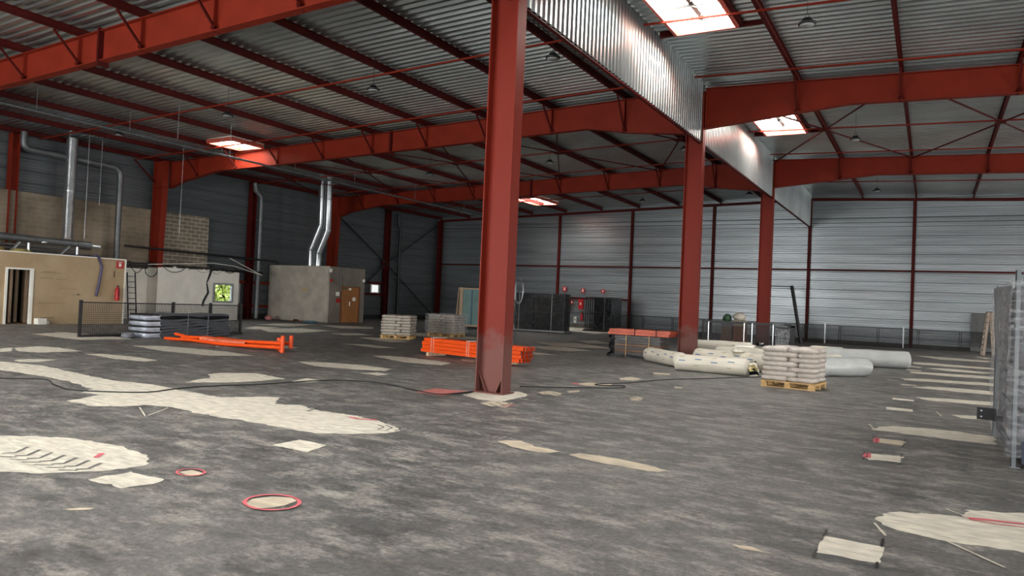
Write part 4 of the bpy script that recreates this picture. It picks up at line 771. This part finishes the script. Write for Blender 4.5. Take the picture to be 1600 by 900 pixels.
def bag_pallet(loc, rz, where, grp, W=1.12, D=1.0, layers=7, lz=.104, m=BAG, wrap=True):
    t = thing('pallet', 'wooden pallet under the white bags '+where, 'pallet', loc, rz); pallet_parts(t, W, D)
    Mx = Matrix.Translation(loc) @ Matrix.Rotation(rz, 4, 'Z')
    for k in range(layers):
        z = .148+lz*(k+.5)
        if k % 2 == 0: cells = [(-W/4, -D/4, W/2, D/2, 'front left'), (W/4, -D/4, W/2, D/2, 'front right'), (-W/4, D/4, W/2, D/2, 'rear left'), (W/4, D/4, W/2, D/2, 'rear right')]
        else:
            a = W*.68; cells = [(-W/2+a/2, -D/3, a, D/3, 'front'), (-W/2+a/2, 0, a, D/3, 'middle'), (-W/2+a/2, D/3, a, D/3, 'rear'), (a/2+.0, -D/4, W-a, D/2, 'right front'), (a/2, D/4, W-a, D/2, 'right rear')]
        for c, (x, y, lx, ly, pn) in enumerate(cells):
            jx, jy = random.uniform(-.015, .015), random.uniform(-.015, .015)
            o = bpy.data.objects.new('filled_bag', bag_mesh(round(lx*1.02, 3), round(ly*1.02, 3), lz*1.2, c % 3, m)); C.objects.link(o)
            o.location = Mx @ Vector((x+jx, y+jy, z)); o.rotation_euler = (0, 0, rz+random.uniform(-.03, .03))
            tag(o, 'filled bag, %s layer, %s, on the pallet %s' % (LAY[k], pn, where), 'bag', grp)
bag_pallet((-2.58, 17.12, 0), -.12, 'in front of the white rolls', 'bags stacked in front of the white rolls')
BAG2 = mat('grey_plastic_bag', rgb(178, 168, 156), .3, 0, .12, 5, .4, 14)
bag_pallet((-17.75, 22.35, 0), .42, 'rear left of the orange beams', 'bags on the left rear pallet', 1.15, 1.05, 7, .108, BAG2)
bag_pallet((-18.0, 25.9, 0), .1, 'just behind the orange beams', 'bags on the right rear pallet', 1.25, 1.1, 7, .112, BAG2)
def wrap_box(t, x0, x1, y0, y1, z0, z1, nm='shrink_wrap', m=None, top=True, amp=.02, n=14):
    mb = MB()
    ring = []
    for i in range(n): ring.append((x0+(x1-x0)*i/n, y0))
    for i in range(n): ring.append((x1, y0+(y1-y0)*i/n))
    for i in range(n): ring.append((x1-(x1-x0)*i/n, y1))
    for i in range(n): ring.append((x0, y1-(y1-y0)*i/n))
    K = len(ring); cx, cy = (x0+x1)/2, (y0+y1)/2; vs = []; nl = 16
    for k in range(nl+1):
        z = z0+(z1-z0)*k/nl
        for x, y in ring:
            d = amp*(1+noise.noise(Vector((x*5, y*5, z*7)))*1.6); vs.append((x+(d if x > cx else -d), y+(d if y > cy else -d), z))
    fs = [(k*K+i, k*K+(i+1) % K, (k+1)*K+(i+1) % K, (k+1)*K+i) for k in range(nl) for i in range(K)]
    mb.add(vs, fs, 0, True)
    if top: mb.add([vs[nl*K+i] for i in range(K)], [tuple(range(K))])
    return mb.obj(nm, m or WRAP, t)
# second rear pallet is shrink wrapped
t = thing('shrink_film', 'clear film wrapped round the right rear pallet of bags', 'film', (-18.0, 25.9, 0), .1); wrap_box(t, -.68, .68, -.6, .6, .15, .97, 'film_sheet')

# orange beams: bundle behind the foreground column
def box_tube(mb, L, w, h, th=.006, y=0, z=0):
    for (a, b2, c, d) in ((-w/2, -w/2+th, 0, h), (w/2-th, w/2, 0, h), (-w/2+th, w/2-th, 0, th), (-w/2+th, w/2-th, h-th, h), (-w/2+th, w/2-th, h/2-th/2, h/2+th/2)):
        mb.box(0, L, y+a, y+b2, z+c, z+d)
    return mb
bmesh_ = box_tube(MB(), 3.75, .062, .091, .004).mesh('rack_beam', ORANGE)
pg = MB()  # black fills inside the open tube ends, painting the shade of the deep hollows
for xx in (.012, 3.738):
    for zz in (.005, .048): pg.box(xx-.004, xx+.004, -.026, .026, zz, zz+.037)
end_shade_mesh = pg.mesh('end_shade', BLACK)
end_ = MB().add([(.25, -.026, .006), (.25, .026, .006), (.25, .026, .092), (.25, -.026, .092)], [(0, 1, 2, 3)])
ORG = Vector((-12.42, 16.72, .1)); DIR = math.atan2(15.86-16.72, 3.68)
for L_ in range(4):
    for k in range(7):
        if L_ == 0 and k > 5: continue
        o = bpy.data.objects.new('orange_rack_beam', bmesh_); C.objects.link(o)
        off = Vector((math.cos(DIR), math.sin(DIR), 0))*(.02*(((L_*3+k*2) % 4)-1)+(.1 if L_ == 3 else 0)); pn = Vector((-math.sin(DIR), math.cos(DIR), 0))*(k*.066)
        o.location = ORG+off+pn+Vector((0, 0, L_*.1)); o.rotation_euler = (0, 0, DIR)
        shade_ = bpy.data.objects.new('end_shade', end_shade_mesh); C.objects.link(shade_); shade_.parent = o
        tag(o, 'bright orange beam, %s layer up, %s row back, behind the foreground column' % (ORD[L_], ORD[k]), 'rack beam', 'orange beams bundled behind the foreground column')
for i, d in enumerate((.35, 3.1)):
    o = tag(MB().box(-.05, .05, -.1, .55, 0, .098).obj('timber_bearer', WOODP, None, ORG+Vector((d*math.cos(DIR), d*math.sin(DIR), -.1))), 'short timber bearer under the orange beam bundle, %s' % ('left end' if i == 0 else 'right end'), 'timber'); o.rotation_euler = (0, 0, DIR)
for i, d in enumerate((.42, .52, 1.85, 1.93)):
    s = MB(); s.tube([(0, -.04, .0), (0, -.04, .41), (0, .45, .41), (0, .45, 0)], .007, 5, closed=True)
    o = tag(s.obj('strap', WHITE, None, ORG+Vector((d*math.cos(DIR), d*math.sin(DIR), 0))), 'white strap round the orange bundle, %s from its left end' % ORD[i], 'strap'); o.rotation_euler = (0, 0, DIR+.03)

# bent orange posts with round feet, left
p0 = Vector((-20.2, 14.15, 0)); p1 = Vector((-14.75, 13.75, 0)); dr = (p1-p0).normalized(); nn = Vector((-dr.y, dr.x, 0)); Ln = (p1-p0).length
for i in range(5):
    L0 = [0, .7, .15, 1.1, .5][i]; y = i*.118; zz = .07+(.1 if i in (1, 3) else 0)
    t = thing('orange_guard_rail', 'orange rail with upright end stub, %s from the camera, before the grey stack' % ORD[i], 'rail', p0+nn*y+dr*L0)
    t.rotation_euler = (0, 0, math.atan2(dr.y, dr.x))
    Lr = Ln-L0-[0, .15, .35, .1, .75][i]
    b3 = MB().tube([(0, 0, .035+.07*(i % 3)), (Lr*.25, 0, zz-.0), (Lr*.5, 0, zz-.02), (Lr, 0, zz+.06)], .048, 8); b3.obj('rail', ORANGE, t)
    MB().tube([(Lr, 0, zz-.07 if zz > .1 else .002), (Lr, 0, zz+.27)], .055, 10).obj('stub', ORANGE, t)
t = thing('printed_wrap', 'translucent wrap with white print round the orange rails', 'film', p0+dr*1.75+nn*.2); t.rotation_euler = (0, 0, math.atan2(dr.y, dr.x))
PRT = mat('printed_film', rgb(240, 120, 90), .3, 0, .25, 12, .2)
s = MB(); s.tube([(0, 0, .15), (.8, 0, .13), (1.5, 0, .13), (2.1, 0, .145)], .13, 12, cap=False); s.v = [(x, y*1.55, z*.75+.01) for x, y, z in s.v]; s.obj('film_sleeve', PRT, t)

# grey wrapped stack
t = thing('wrapped_panel_stack', 'stack of grey wrapped panels with silver end on the floor before the mesh fence', 'stack', (-21.2, 13.85, 0), R90)
for k in range(9):
    z = .02+k*.082; L_ = 2.6+random.uniform(-.06, .04); x0 = random.uniform(-.04, .04)
    mb = MB(); n = 16; vs = []
    for i in range(n+1):
        x = x0+.5+L_*i/n-.02; dz = -.02*math.sin(i*.7+k)-.015*noise.noise(Vector((i*.5, k, 0)))
        for y, zz in ((-.42, 0), (-.44+.02*noise.noise(Vector((i, k, 3))), .04), (-.42, .078), (.42, .078), (.42, 0)): vs.append((x, y-.05, z+zz+dz))
    fs = [(i*5+j, i*5+(j+1) % 5, (i+1)*5+(j+1) % 5, (i+1)*5+j) for i in range(n) for j in range(5)]+[(0, 1, 2, 3, 4), (n*5, n*5+1, n*5+2, n*5+3, n*5+4)]
    mb.add(vs, fs); mb.obj('panel', BLACK if k == 7 else GREYPN, t)
SILV = mat('silver_film', rgb(176, 182, 194), .25, .2, .15, 4, .5, 6)
for k in range(4):
    mb = MB(); z = .02+k*.18; n = 8
    vs = [(x+.03*noise.noise(Vector((x*9, y*9, k))), y, z+h+.02*noise.noise(Vector((y*6, k, h*9)))) for h, dx in ((0, .03), (.045, -.03), (.1, -.03), (.13, .02)) for (x, y) in [(dx+.42, .4), (dx, .35), (dx-.03, .1), (dx, -.15), (dx, -.45), (dx+.1, -.5), (dx+.48, -.5)]]
    mb.add(vs, [(r*7+i, r*7+i+1, (r+1)*7+i+1, (r+1)*7+i) for r in range(3) for i in range(6)], 0, True); mb.obj('silver_fold', SILV, t)
    MB().box(.03, .5, -.46, .38, z+.13, z+.18).obj('dark_layer', BLACK, t)
for x in (1.45, 2.2): MB().box(x-.01, x+.01, -.5, -.48, .02, .76).obj('strap', GREYPL, t)
blob(.16, .22, .1, 9, GREYPL, 'crumpled_film', (-20.95, 13.45, 0), 'crumpled grey film on the floor at the left end of the grey stack', 'film')
MB()

WRAPD = WRAP.copy(); WRAPD.name = 'stretch_wrap_sparse'
for n_ in WRAPD.node_tree.nodes:
    if n_.type == 'VALTORGB': n_.color_ramp.elements[0].position = .55; n_.color_ramp.elements[1].position = .72; n_.color_ramp.elements[0].color = (.02, .02, .02, 1); n_.color_ramp.elements[1].color = (.35, .35, .35, 1)
# ------------------------------------------------------------------ white rolls
def roll(a, b, r, label, seed, marks=True, frayed=False, plain=False):
    a = Vector((*a, 0)); b = Vector((*b, 0)); L = (b-a).length; t = thing('membrane_roll', label, 'roll', a, math.atan2((b-a).y, (b-a).x), 'white film-wrapped rolls round the middle column')
    mb = MB(); n = 40; q = 26; vs = []
    for i in range(n+1):
        u = i/n; x = u*L; e = min(u, 1-u)*L/.11; rr = r*min(1, math.sqrt(max(0, 1-(1-min(1, e))**2))*.35+.65) if e < 1 else r
        if i in (0, n): rr = r*.3
        for j in range(q):
            ph = 2*math.pi*j/q; c, s_ = math.cos(ph), math.sin(ph)
            w_ = rr*(1+.035*noise.noise(Vector((x*1.7+seed*7, c*1.5, s_*1.5)))+.018*math.sin(ph*3+x*5+seed))
            w_ *= 1+(.07*abs(math.sin(x*2.2-ph*1.3)) if seed == 10 else 0); z = r*.97+s_*w_*.97; vs.append((x, c*w_*1.06, max(z, .004)))
    fs = [(i*q+j, i*q+(j+1) % q, (i+1)*q+(j+1) % q, (i+1)*q+j) for i in range(n) for j in range(q)]+[tuple(range(q)), tuple(range(n*q, n*q+q))]
    mb.add(vs, fs, 0, True); mb.obj('wrapped_roll', PLAINR if plain else ROLLM, t)
    if marks:
        for k in range(int(L/.42)):
            for ph0, m_, w_ in ((-1.25, BLUE, .17), (-.7, TANPR, .12)) if (k % 2 == 0) else ((-1.75, TANPR, .1), (-1.0, BLUE, .17)):
                x0 = .18+k*.42; sn, cs = -math.cos(ph0), math.sin(ph0)
                g = MB(); vv = []
                for xx in (x0, x0+w_*.5, x0+w_):
                    for dp in (-.045, .045):
                        p_ = ph0+dp; R_ = r*1.05
                        vv.append((xx, math.sin(p_)*R_*1.06, r*.97+math.cos(p_)*R_*.97))
                g.add(vv, [(0, 1, 3, 2), (2, 3, 5, 4)]); g.obj('print_mark', m_, t)
    if frayed:
        for k in range(9):
            a0 = k*.7; g = MB(); c = Vector((L-.02, math.cos(a0)*r*.5, r+math.sin(a0)*r*.6))
            vv = [c, c+Vector((.16, .08*math.cos(a0*3), .05)), c+Vector((.22, .05, -.1)), c+Vector((.06, -.08, -.13))]
            g.add([(v.x, v.y, max(v.z, .01)) for v in vv], [(0, 1, 2, 3)]); g.obj('frayed_flap', [ROLLM, YELF, BLACKPL][k % 3], t)
    return t
TANPR = mat('tan_print', rgb(190, 176, 140), .5); YELF = mat('yellowed_foam', rgb(196, 178, 120), .8, 0, .2, 8); PLAINR = mat('pale_grey_sheeting', rgb(196, 200, 198), .35, 0, .06, 2, .8, 4)
roll((-7.35, 21.25), (-5.85, 19.7), .215, 'printed white roll left of the middle column, turned slightly away', 1)
roll((-5.82, 18.95), (-3.88, 18.86), .22, 'nearest printed white roll with a torn frayed right end', 2, frayed=True)
roll((-5.95, 21.35), (-3.5, 20.45), .25, 'printed white roll directly behind the frayed one', 3)
roll((-6.0, 23.9), (-4.1, 23.4), .25, 'white roll right behind the middle column', 4, False)
roll((-7.6, 26.7), (-5.45, 26.9), .27, 'rear white roll showing left of the farthest column', 5, False)
roll((-5.9, 25.6), (-4.8, 25.9), .25, 'short white roll peeking out at the foot of the farthest column', 6, False)
roll((-4.6, 25.0), (-3.5, 25.2), .26, 'white roll behind the near pallet of bags', 7, False)
roll((-3.7, 27.7), (-2.6, 27.9), .27, 'rear white roll right of the near pallet of bags', 8, False)
roll((-3.1, 25.9), (-.55, 26.9), .285, 'rightmost long white roll, smooth sided', 9, False, plain=True)
roll((-3.0, 20.2), (-1.5, 22.2), .255, 'grey-white roll with diagonal folds right of the bag pallet', 10, False, plain=True)
roll((-3.75, 22.8), (-2.3, 23.9), .24, 'white roll between the folded roll and the long smooth one', 11, False)
for i, (x, y, z, rx, l) in enumerate(((-3.0, 23.2, .45, .22, 'crumpled white film lying on the rolls right of the bag pallet'), (-4.6, 20.7, .47, .16, 'crumpled white film on the roll behind the frayed roll'), (-6.1, 20.6, .05, .12, 'scrap of black film on the floor between two rolls'), (-4.95, 25.7, .47, .18, 'dark plastic scrap on a rear roll'))):
    blob(rx, rx*.8, .06, 20+i, BLACKPL if i > 1 else ROLLM, 'film_scrap', (x, y, z), l, 'film', 10, .7, 5)
blob(.16, .1, .04, 31, mat('purple_film', rgb(80, 52, 70), .4), 'film_scrap', (-4.1, 25.1, .5), 'purplish plastic scrap on the roll behind the near bag pallet', 'film')

# dark wrapped pallet with orange beams on top (left of middle column)
DKL = mat('dark_layer', rgb(70, 66, 64), .5, 0, .15, 5)
t = thing('wrapped_pallet_load', 'dark film-wrapped pallet load under the dusty orange beams', 'pallet load', (-8.0, 22.35, 0), 0)
MB().box(-.95, .95, -.5, .5, .0, .1).obj('base', BLACKPL, t)
BRW = mat('brown_carton', rgb(112, 84, 66), .7, 0, .15, 5)
for k in range(7): MB().box(-.72+.01*(k % 2), .78, -.44, .42, .1+k*.086, .178+k*.086).obj('layer', [DKL, BRW][k % 2] if k < 5 else DKL, t)
mbw = wrap_box(t, -.78, .82, -.48, .46, .08, .7, amp=.03, m=WRAPD)
cf = MB(); R = random.Random(3); vs = []; n, q = 12, 14
for i in range(n+1):
    for j in range(q+1):
        z = .09+.6*i/n; y = -.5+1.0*j/q; vs.append((-.86-.09*noise.noise(Vector((y*5, z*9, 1)))-.06*math.sin(z*22+math.sin(y*6)), y, z))
cf.add(vs, [(i*(q+1)+j, i*(q+1)+j+1, (i+1)*(q+1)+j+1, (i+1)*(q+1)+j) for i in range(n) for j in range(q)], 0, True); cf.obj('crumpled_film', mat('black_glossy_film', rgb(50, 52, 58), .15, .3, .2, 4, .6, 8), t)
for x in (-.3, .45): MB().box(x-.01, x+.01, -.53, -.515, .05, .72).obj('strap', WOOD, t)
m2 = box_tube(MB(), 2.0, .1, .085).mesh('rack_beam', ORANGE2)
for L_ in range(2):
    for k in range(8):
        o = bpy.data.objects.new('dusty_orange_beam', m2); C.objects.link(o); o.location = (-8.95+.04*((k*3+L_) % 3), 21.95+k*.108, .715+L_*.09)
        tag(o, 'dusty orange beam, %s row back, %s layer, on top of the dark wrapped pallet' % (ORD[k], ['lower', 'upper'][L_]), 'rack beam', 'dusty orange beams on the dark wrapped pallet')
for i, x in enumerate((-8.05, -7.35)):
    tag(MB().tube([(x, 21.88, .70), (x, 21.88, .91), (x, 22.8, .91), (x, 22.8, .70)], .012, 6, closed=True).obj('strap', BLACK), 'black strap round the dusty orange beams, %s' % ['left', 'right'][i], 'strap')

# black wrapped mesh frames behind the foreground column
def wrapped_frames(label, loc, rz, L, W, H, n, seed):
    t = thing('wrapped_mesh_frames', label, 'panel bundle', loc, rz)
    MB().box(-.1, L+.1, -.1, W+.1, 0.0, .08).obj('base', STEEL if seed == 1 else BLACK, t)
    for k in range(n):
        y = W*k/(n-1); f = MB(); z0 = .08
        for x in (0, L*.42, L-.05): f.box(x, x+.05, y-.015, y+.015, z0, H)
        for z in (z0, H*.5, H-.04): f.box(.05, L-.05, y-.012, y+.012, z, z+.04)
        wires(f, L, H, .07, .005, .12, y, z0); f.obj('wire_frame', BLACK, t)
    MB().box(.35*L, L-.1, .03 if n > 1 else 0, W-.03, .12, H-.25).obj('dark_infill', BLACKPL, t)
    wrap_box(t, -.01, L+.01, -.03, W+.03, .08, H, m=WRAPD)
    for x in (.25, .75*L): MB().box(x, x+.025, -.075, -.065, .08, H).obj('strap', STEEL, t)
    return t
wrapped_frames('tall bundle of black mesh frames in film standing right behind the foreground column', (-20.7, 36.6, 0), .08, 3.0, .9, 2.15, 5, 1)
wrapped_frames('tall black film-wrapped panel bundle near the fire extinguishers', (-18.6, 41.7, 0), -.05, 1.75, 1.5, 2.12, 6, 2)
bpy.data.objects['wrapped_mesh_frames.001']['category'] = 'panel bundle'
x = MB().box(-18.0, -16.85, 41.66, 43.2, .12, 2.06)
o = x.obj('black_sheet', BLACKPL, bpy.data.objects['wrapped_mesh_frames.001']); o.matrix_parent_inverse = bpy.data.objects['wrapped_mesh_frames.001'].matrix_world.inverted() if False else Matrix.Translation((18.6, -41.7, 0))
pipe('coiled_cable', [Vector((-20.35, 36.3, 2.25))+Vector((math.cos(i*.55)*(.27+.05*math.sin(i*.9)), .01*(i % 7)-.03, math.sin(i*.55)*(.72+.06*math.cos(i*.7)))) for i in range(70)], .013, STEEL, 'large hanging coil of pale cable right of the foreground column', 'cable', 5)

# glazing units in timber frames
GLS = mat('greenish_glass_pack', rgb(134, 166, 164), .18, 0, .08, 1, 0, 5, (1, 1, 1), 2, .6)
t = thing('glazing_crate', 'timber-framed pack of greenish glass panes standing left behind the foreground column', 'glass crate', (-23.3, 34.9, 0), 0)
MB().box(-.05, 1.9, -.2, .5, .0, .1).obj('base', BLACK, t)
for x in (-.08, 1.8): MB().box(x, x+.18, -.08, 0, .1, 2.3).obj('frame_post', WOODP, t)
MB().box(.1, 1.8, -.08, 0, 2.2, 2.28).obj('frame_rail', WOODP, t); MB().box(.1, 1.8, -.08, 0, .1, .2).obj('frame_rail', WOODP, t)
MB().box(.1, 1.8, .01, .08, .2, 2.2).obj('glass_pack', GLS, t)
MB().box(.72, .75, -.09, -.08, .2, 2.2).obj('blue_strap', BLUE, t)
MB().bar((-.55, .35, .05), (-.35, .3, 2.3), .16, .07).obj('rear_post', WOODP, t)
MB().box(-.25, .0, .1, .3, .15, 2.15).obj('green_edge', mat('dark_green_pack', rgb(30, 62, 48), .4), t)

# pallet with cartons and bags behind black mesh (near farthest column)
t = thing('carton_pallet', 'stack of brown cartons behind the black mesh left of the farthest column', 'pallet load', (-8.5, 37.3, 0), 0)
MB().box(-.6, .6, -.5, .5, .0, .14).obj('pallet_base', WOOD, t)
for k, (x0, x1, z0, z1, m_) in enumerate(((-.55, -.02, .14, .5, BRW), (-.53, -.05, .5, .85, BRW), (-.55, 0, .85, 1.1, GREYPN), (.05, .55, .14, .9, mat('rust_carton', rgb(120, 66, 40), .7)), (.03, .5, .9, 1.18, mat('pale_carton', rgb(170, 160, 140), .7)))):
    MB().box(x0, x1, -.45, .4, z0, z1).obj('carton', m_, t)
blob(.32, .3, .2, 41, ROLLM, 'white_sack', (-8.25, 37.2, 1.18), 'white and orange printed sack on top of the brown cartons', 'sack')
blob(.2, .2, .2, 44, mat('green_plastic', rgb(74, 110, 80), .4), 'green_bottle_pack', (-8.85, 37.2, 1.1), 'green plastic pack on top of the brown cartons, left', 'pack')
# black mesh trolley panels beside farthest column
for i, (x0, x1, l) in enumerate(((-9.15, -7.25, 'black mesh panel with pale posts right of the middle column'), (-7.2, -6.0, 'black mesh panel in front of the farthest column'))):
    t = thing('wire_fence', l, 'fence panel', (x0, 33.9, 0), 0)
    L_ = x1-x0; mesh_panel_parts(t, L_, 1.13, .05, .006, .03); MB().box(0, L_, -.05, .05, 1.05, 1.15).obj('top_beam', BLACK, t)
    for x in (.25, L_-.05): MB().box(x, x+.035, -.06, -.04, 0, 1.1).obj('pale_post', STEEL, t)
t = thing('wrapped_crate', 'small black crate with shiny crumpled film right of the farthest column', 'crate', (-5.95, 34.0, 0), 0)
MB().box(0, .6, 0, .5, .05, .95).obj('film_block', mat('crinkled_film', rgb(90, 92, 94), .12, .4, .5, 9, 1, 14), t); MB().box(.62, .8, 0, .1, 0, 1.08).obj('frame_post', BLACK, t); MB().box(.5, .8, 0, .1, 1.0, 1.1).obj('frame_head', BLACK, t)
MB().box(.0, .62, -.02, .04, .93, .99).obj('frame_rail', BLACK, t)
tag(MB().bar((-6.22, 43.3, .0), (-6.9, 43.9, 3.2), .16, .1).bar((-6.9, 43.9, 3.15), (-8.2, 43.9, 3.15), .05, .05).obj('leaning_beam', BLACK), 'long black steel beam leaning by the back wall right of the farthest column', 'steel beam')
tag(MB().bar((-6.55, 42.6, .0), (-6.75, 42.9, 1.0), .07, .05).bar((-6.75, 42.9, 1.0), (-7.1, 42.95, 1.0), .07, .05).obj('bracket_frame', BLACK), 'small black angle frame beside the leaning black beam', 'frame')

# fire equipment on back wall
def extinguisher(loc, label):
    t = thing('fire_extinguisher', label, 'fire extinguisher', loc)
    MB().lathe([(0, 0), (.085, 0), (.09, .03), (.09, .42), (.06, .5), (.03, .53), (.03, .57), (0, .57)]).obj('cylinder', REDP, t)
    MB().box(-.03, .07, -.015, .015, .57, .62).obj('valve', BLACK, t); MB().tube([(.05, 0, .6), (.12, 0, .55), (.12, -.02, .2)], .014, 6).obj('hose', RUBBER, t)
extinguisher((-20.95, 46.35, .5), 'red fire extinguisher low on the back wall under the red cabinet')
extinguisher((-28.85, 17.95, .95), 'red fire extinguisher on the tan partition near its right corner')
t = thing('extinguisher_cabinet', 'upright red fire cabinet on the back wall', 'fire cabinet', (-21.05, 46.3, 1.25)); MB().box(-.16, .16, 0, .2, .05, .72).obj('case', REDP, t); MB().box(-.05, .05, -.006, 0, .35, .5).obj('white_mark', WHITE, t)
t = thing('hose_reel', 'round red fire hose reel on the back wall beside the black mesh bundle', 'hose reel', (-22.05, 46.2, 1.75))
MB().tube([(0, -.02, 0), (0, .06, 0)], .3, 20).obj('disc', REDP, t); MB().tube([(0, .06, 0), (0, .2, 0)], .22, 20).obj('hose_coil', RUBBER, t); MB().tube([(0, -.05, 0), (0, -.02, 0)], .06, 10).obj('hub', WHITE, t)
MB().tube([(.22, .15, -.1), (.25, .1, -.5), (.1, .12, -.8)], .02, 6).obj('hose_tail', RUBBER, t)
def sign(x, y, z, w_, h, label, rot=0, kind=0):
    t = thing('fire_sign', label, 'sign', (x, y, z), rot); MB().box(-w_/2, w_/2, -.01, 0, -h/2, h/2).obj('sign_plate', WHITE if kind else REDP, t)
    g = MB(); c = WHITE if not kind else BLACK
    if kind: g.box(-.03, .03, -.016, -.01, -.05, .05)
    else:
        g.box(-w_*.2, w_*.1, -.016, -.01, -h*.28, h*.2); g.box(-w_*.32, w_*.32, -.016, -.01, h*.3, h*.36); g.box(w_*.12, w_*.18, -.016, -.01, -h*.2, h*.1)
    g.obj('pictogram', c, t)
sign(-22.35, 46.4, 2.66, .3, .34, 'red fire sign on the back wall, leftmost of the high row of three')
sign(-20.95, 46.4, 2.6, .24, .34, 'red fire sign on the back wall, middle of the high row of three')
sign(-19.45, 46.4, 2.6, .27, .27, 'red fire sign on the back wall, rightmost of the high row of three')
sign(-21.75, 46.4, 1.75, .2, .26, 'small red sign between the hose reel and the red cabinet')
sign(-21.45, 46.4, .55, .2, .42, 'small white sign low on the back wall left of the extinguisher', 0, 1)
sign(-28.97, 18.08, 2.42, .3, .3, 'red and white fire sign at the top right corner of the tan partition', R90)

# wrapped stack at the right edge
GALV = mat('galvanised_post', rgb(112, 118, 122), .5, .2, .08)
t = thing('wrapped_rack_stack', 'tall film-wrapped stack of grey panels with galvanised posts at the right edge', 'panel stack', (.85, 9.95, 0), 0)
NAV = mat('navy_steel', rgb(52, 58, 74), .45, .2, .1)
MB().box(.06, 1.9, -.12, -.02, .06, .3).obj('base_frame', NAV, t)
MB().box(.0, 1.9, .0, 2.7, .1, .2).obj('base_frame', NAV, t)
for k in range(11):
    z = .2+k*.155; MB().box(.02+.012*(k % 3), 1.9, .02, 2.7, z, z+(.115 if k in (3, 6) else .148)).obj('panel', GREYPN2, t) if False else MB().box(.02+.012*(k % 3), 1.9, .02, 2.7, z, z+(.1 if k in (2, 5, 8) else .15)).obj('panel', GREYPN, t)
for (x, y, h) in ((-.04, -.06, 2.2), (-.04, 2.65, 2.13), (1.9, -.06, 2.2)):
    p_ = MB(); p_.box(x, x+.008, y, y+.06, .0, h); p_.box(x, x+.05, y, y+.008, .0, h); p_.box(x, x+.05, y+.052, y+.06, .0, h)
    p_.box(x-.01, x+.09, y-.01, y+.1, 0, .012); p_.box(x+.07, x+.1, y, y+.012, h-.1, h); p_.obj('corner_post', GALV, t)
# sagging grey bag over the top, far end
mb = MB(); n, q = 12, 12; vs = []
for i in range(n+1):
    for j in range(q+1):
        u, v = i/n, j/q; vs.append((-.04+.02*noise.noise(Vector((u*4, v*4, 2)))-.03*u*v, .35+2.42*u, 1.25+(.8+.05*u)*v-.25*(1-v)*(1-u)+.02*noise.noise(Vector((u*6, 1, 1)))))
mb.add(vs, [(i*(q+1)+j, i*(q+1)+j+1, (i+1)*(q+1)+j+1, (i+1)*(q+1)+j) for i in range(n) for j in range(q)], 0, True); mb.obj('grey_cover', mat('grey_cover_sheet', rgb(104, 105, 107), .5, 0, .1, 3, .4, 6), t)
MB().box(.0, 1.9, .0, 2.72, 1.9, 2.02).obj('top_panel', GREYPN, t)
wrap_box(t, -.06, 1.95, -.08, 2.76, .12, 2.08, amp=.02)
bk = MB(); bk.box(-.28, -.06, 1.75, 1.78, .3, .46); bk.box(-.1, .02, 1.7, 1.85, .3, .36); bk.obj('bracket', BLACK, t)
for z in (.34, .42): MB().tube([(-.23, 1.749, z), (-.23, 1.74, z)], .012, 8).obj('bolt', STEEL, t)

# odds and ends on the floor by the concrete room
pipe('wooden_stick', [(-30.4, 28.6, .04), (-29.3, 29.0, .06)], .025, mat('brown_stick', rgb(120, 70, 40), .7), 'brown stick on the floor before the concrete room', 'stick', 6)
blob(.5, .3, .06, 51, mat('blue_tarp', rgb(70, 120, 140), .5), 'blue_tarpaulin', (-29.0, 28.9, 0), 'crumpled blue sheet on the floor at the corner of the concrete room', 'tarpaulin')
blob(.22, .2, .14, 53, mat('red_white_sack', rgb(200, 130, 125), .5, 0, .5, 12), 'rubbish_sack', (-32.2, 28.9, 0), 'small red and white sack at the foot of the concrete room wall, left', 'sack')
pipe('grey_pipe', [(-32.0, 29.0, .03), (-29.8, 28.7, .03)], .03, DUCT, 'grey pipe lying on the floor before the concrete room', 'pipe', 6)
blob(.2, .15, .07, 55, BLACKPL, 'black_bag', (-30.4, 29.2, 0), 'small dark bag on the floor before the concrete room', 'bag')
for nm, pts, l in (('A', FLOOR_CABLE_A, 'thin black cable snaking over the floor to the foreground column'), ('B', FLOOR_CABLE_B, 'thin black cable on the floor from the foreground column to the bag pallet')):
    P = [Vector((x, y, .013)) for x, y in pts]; Q = []
    for i in range(len(P)-1):
        p_, a, b2, c = P[max(i-1, 0)], P[i], P[i+1], P[min(i+2, len(P)-1)]
        for k in range(5):
            u = k/5; Q.append(.5*((2*a)+(b2-p_)*u+(2*p_-5*a+4*b2-c)*u*u+(3*a-p_-3*b2+c)*u**3))
    Q.append(P[-1]); pipe('floor_cable', Q, .0095, RUBBER, l, 'cable', 6)

# ------------------------------------------------------------------ high bay lamps
LENS = mat('lamp_lens', rgb(170, 172, 172), .3, 0, .02)
lp = None
for a, y in enumerate((16.3, 27.7, 39.3)):
    for b_, x in enumerate((-26.6, -20.6, -14.3, -8.45, -2.45, 3.6)):
        lab = 'black round high-bay lamp, %s row from the camera, %s from the left' % (ORD[a], ORD[b_])
        if lp is None:
            t = thing('high_bay_lamp', lab, 'ceiling lamp', (x, y, zroof(x)-.72), 0, 'high-bay lamps under the roof'); lp = t
            MB().lathe([(.0, .0), (.17, .0), (.185, .02), (.185, .05), (.12, .075), (.09, .14), (.04, .15), (0, .15)], n=20).obj('housing', BLACK, t)
            MB().lathe([(0, -.004), (.15, -.004), (.15, .0)], n=20).obj('lens', LENS, t)
            MB().tube([(-.09, 0, .08), (0, 0, .26), (.09, 0, .08)], .008, 5).obj('bracket', BLACK, t)
            MB().tube([(0, 0, .26), (0, 0, .95)], .006, 5).obj('hanger', BLACK, t)
        else: dup(lp, (x, y, zroof(x)-.72), 0, lab)
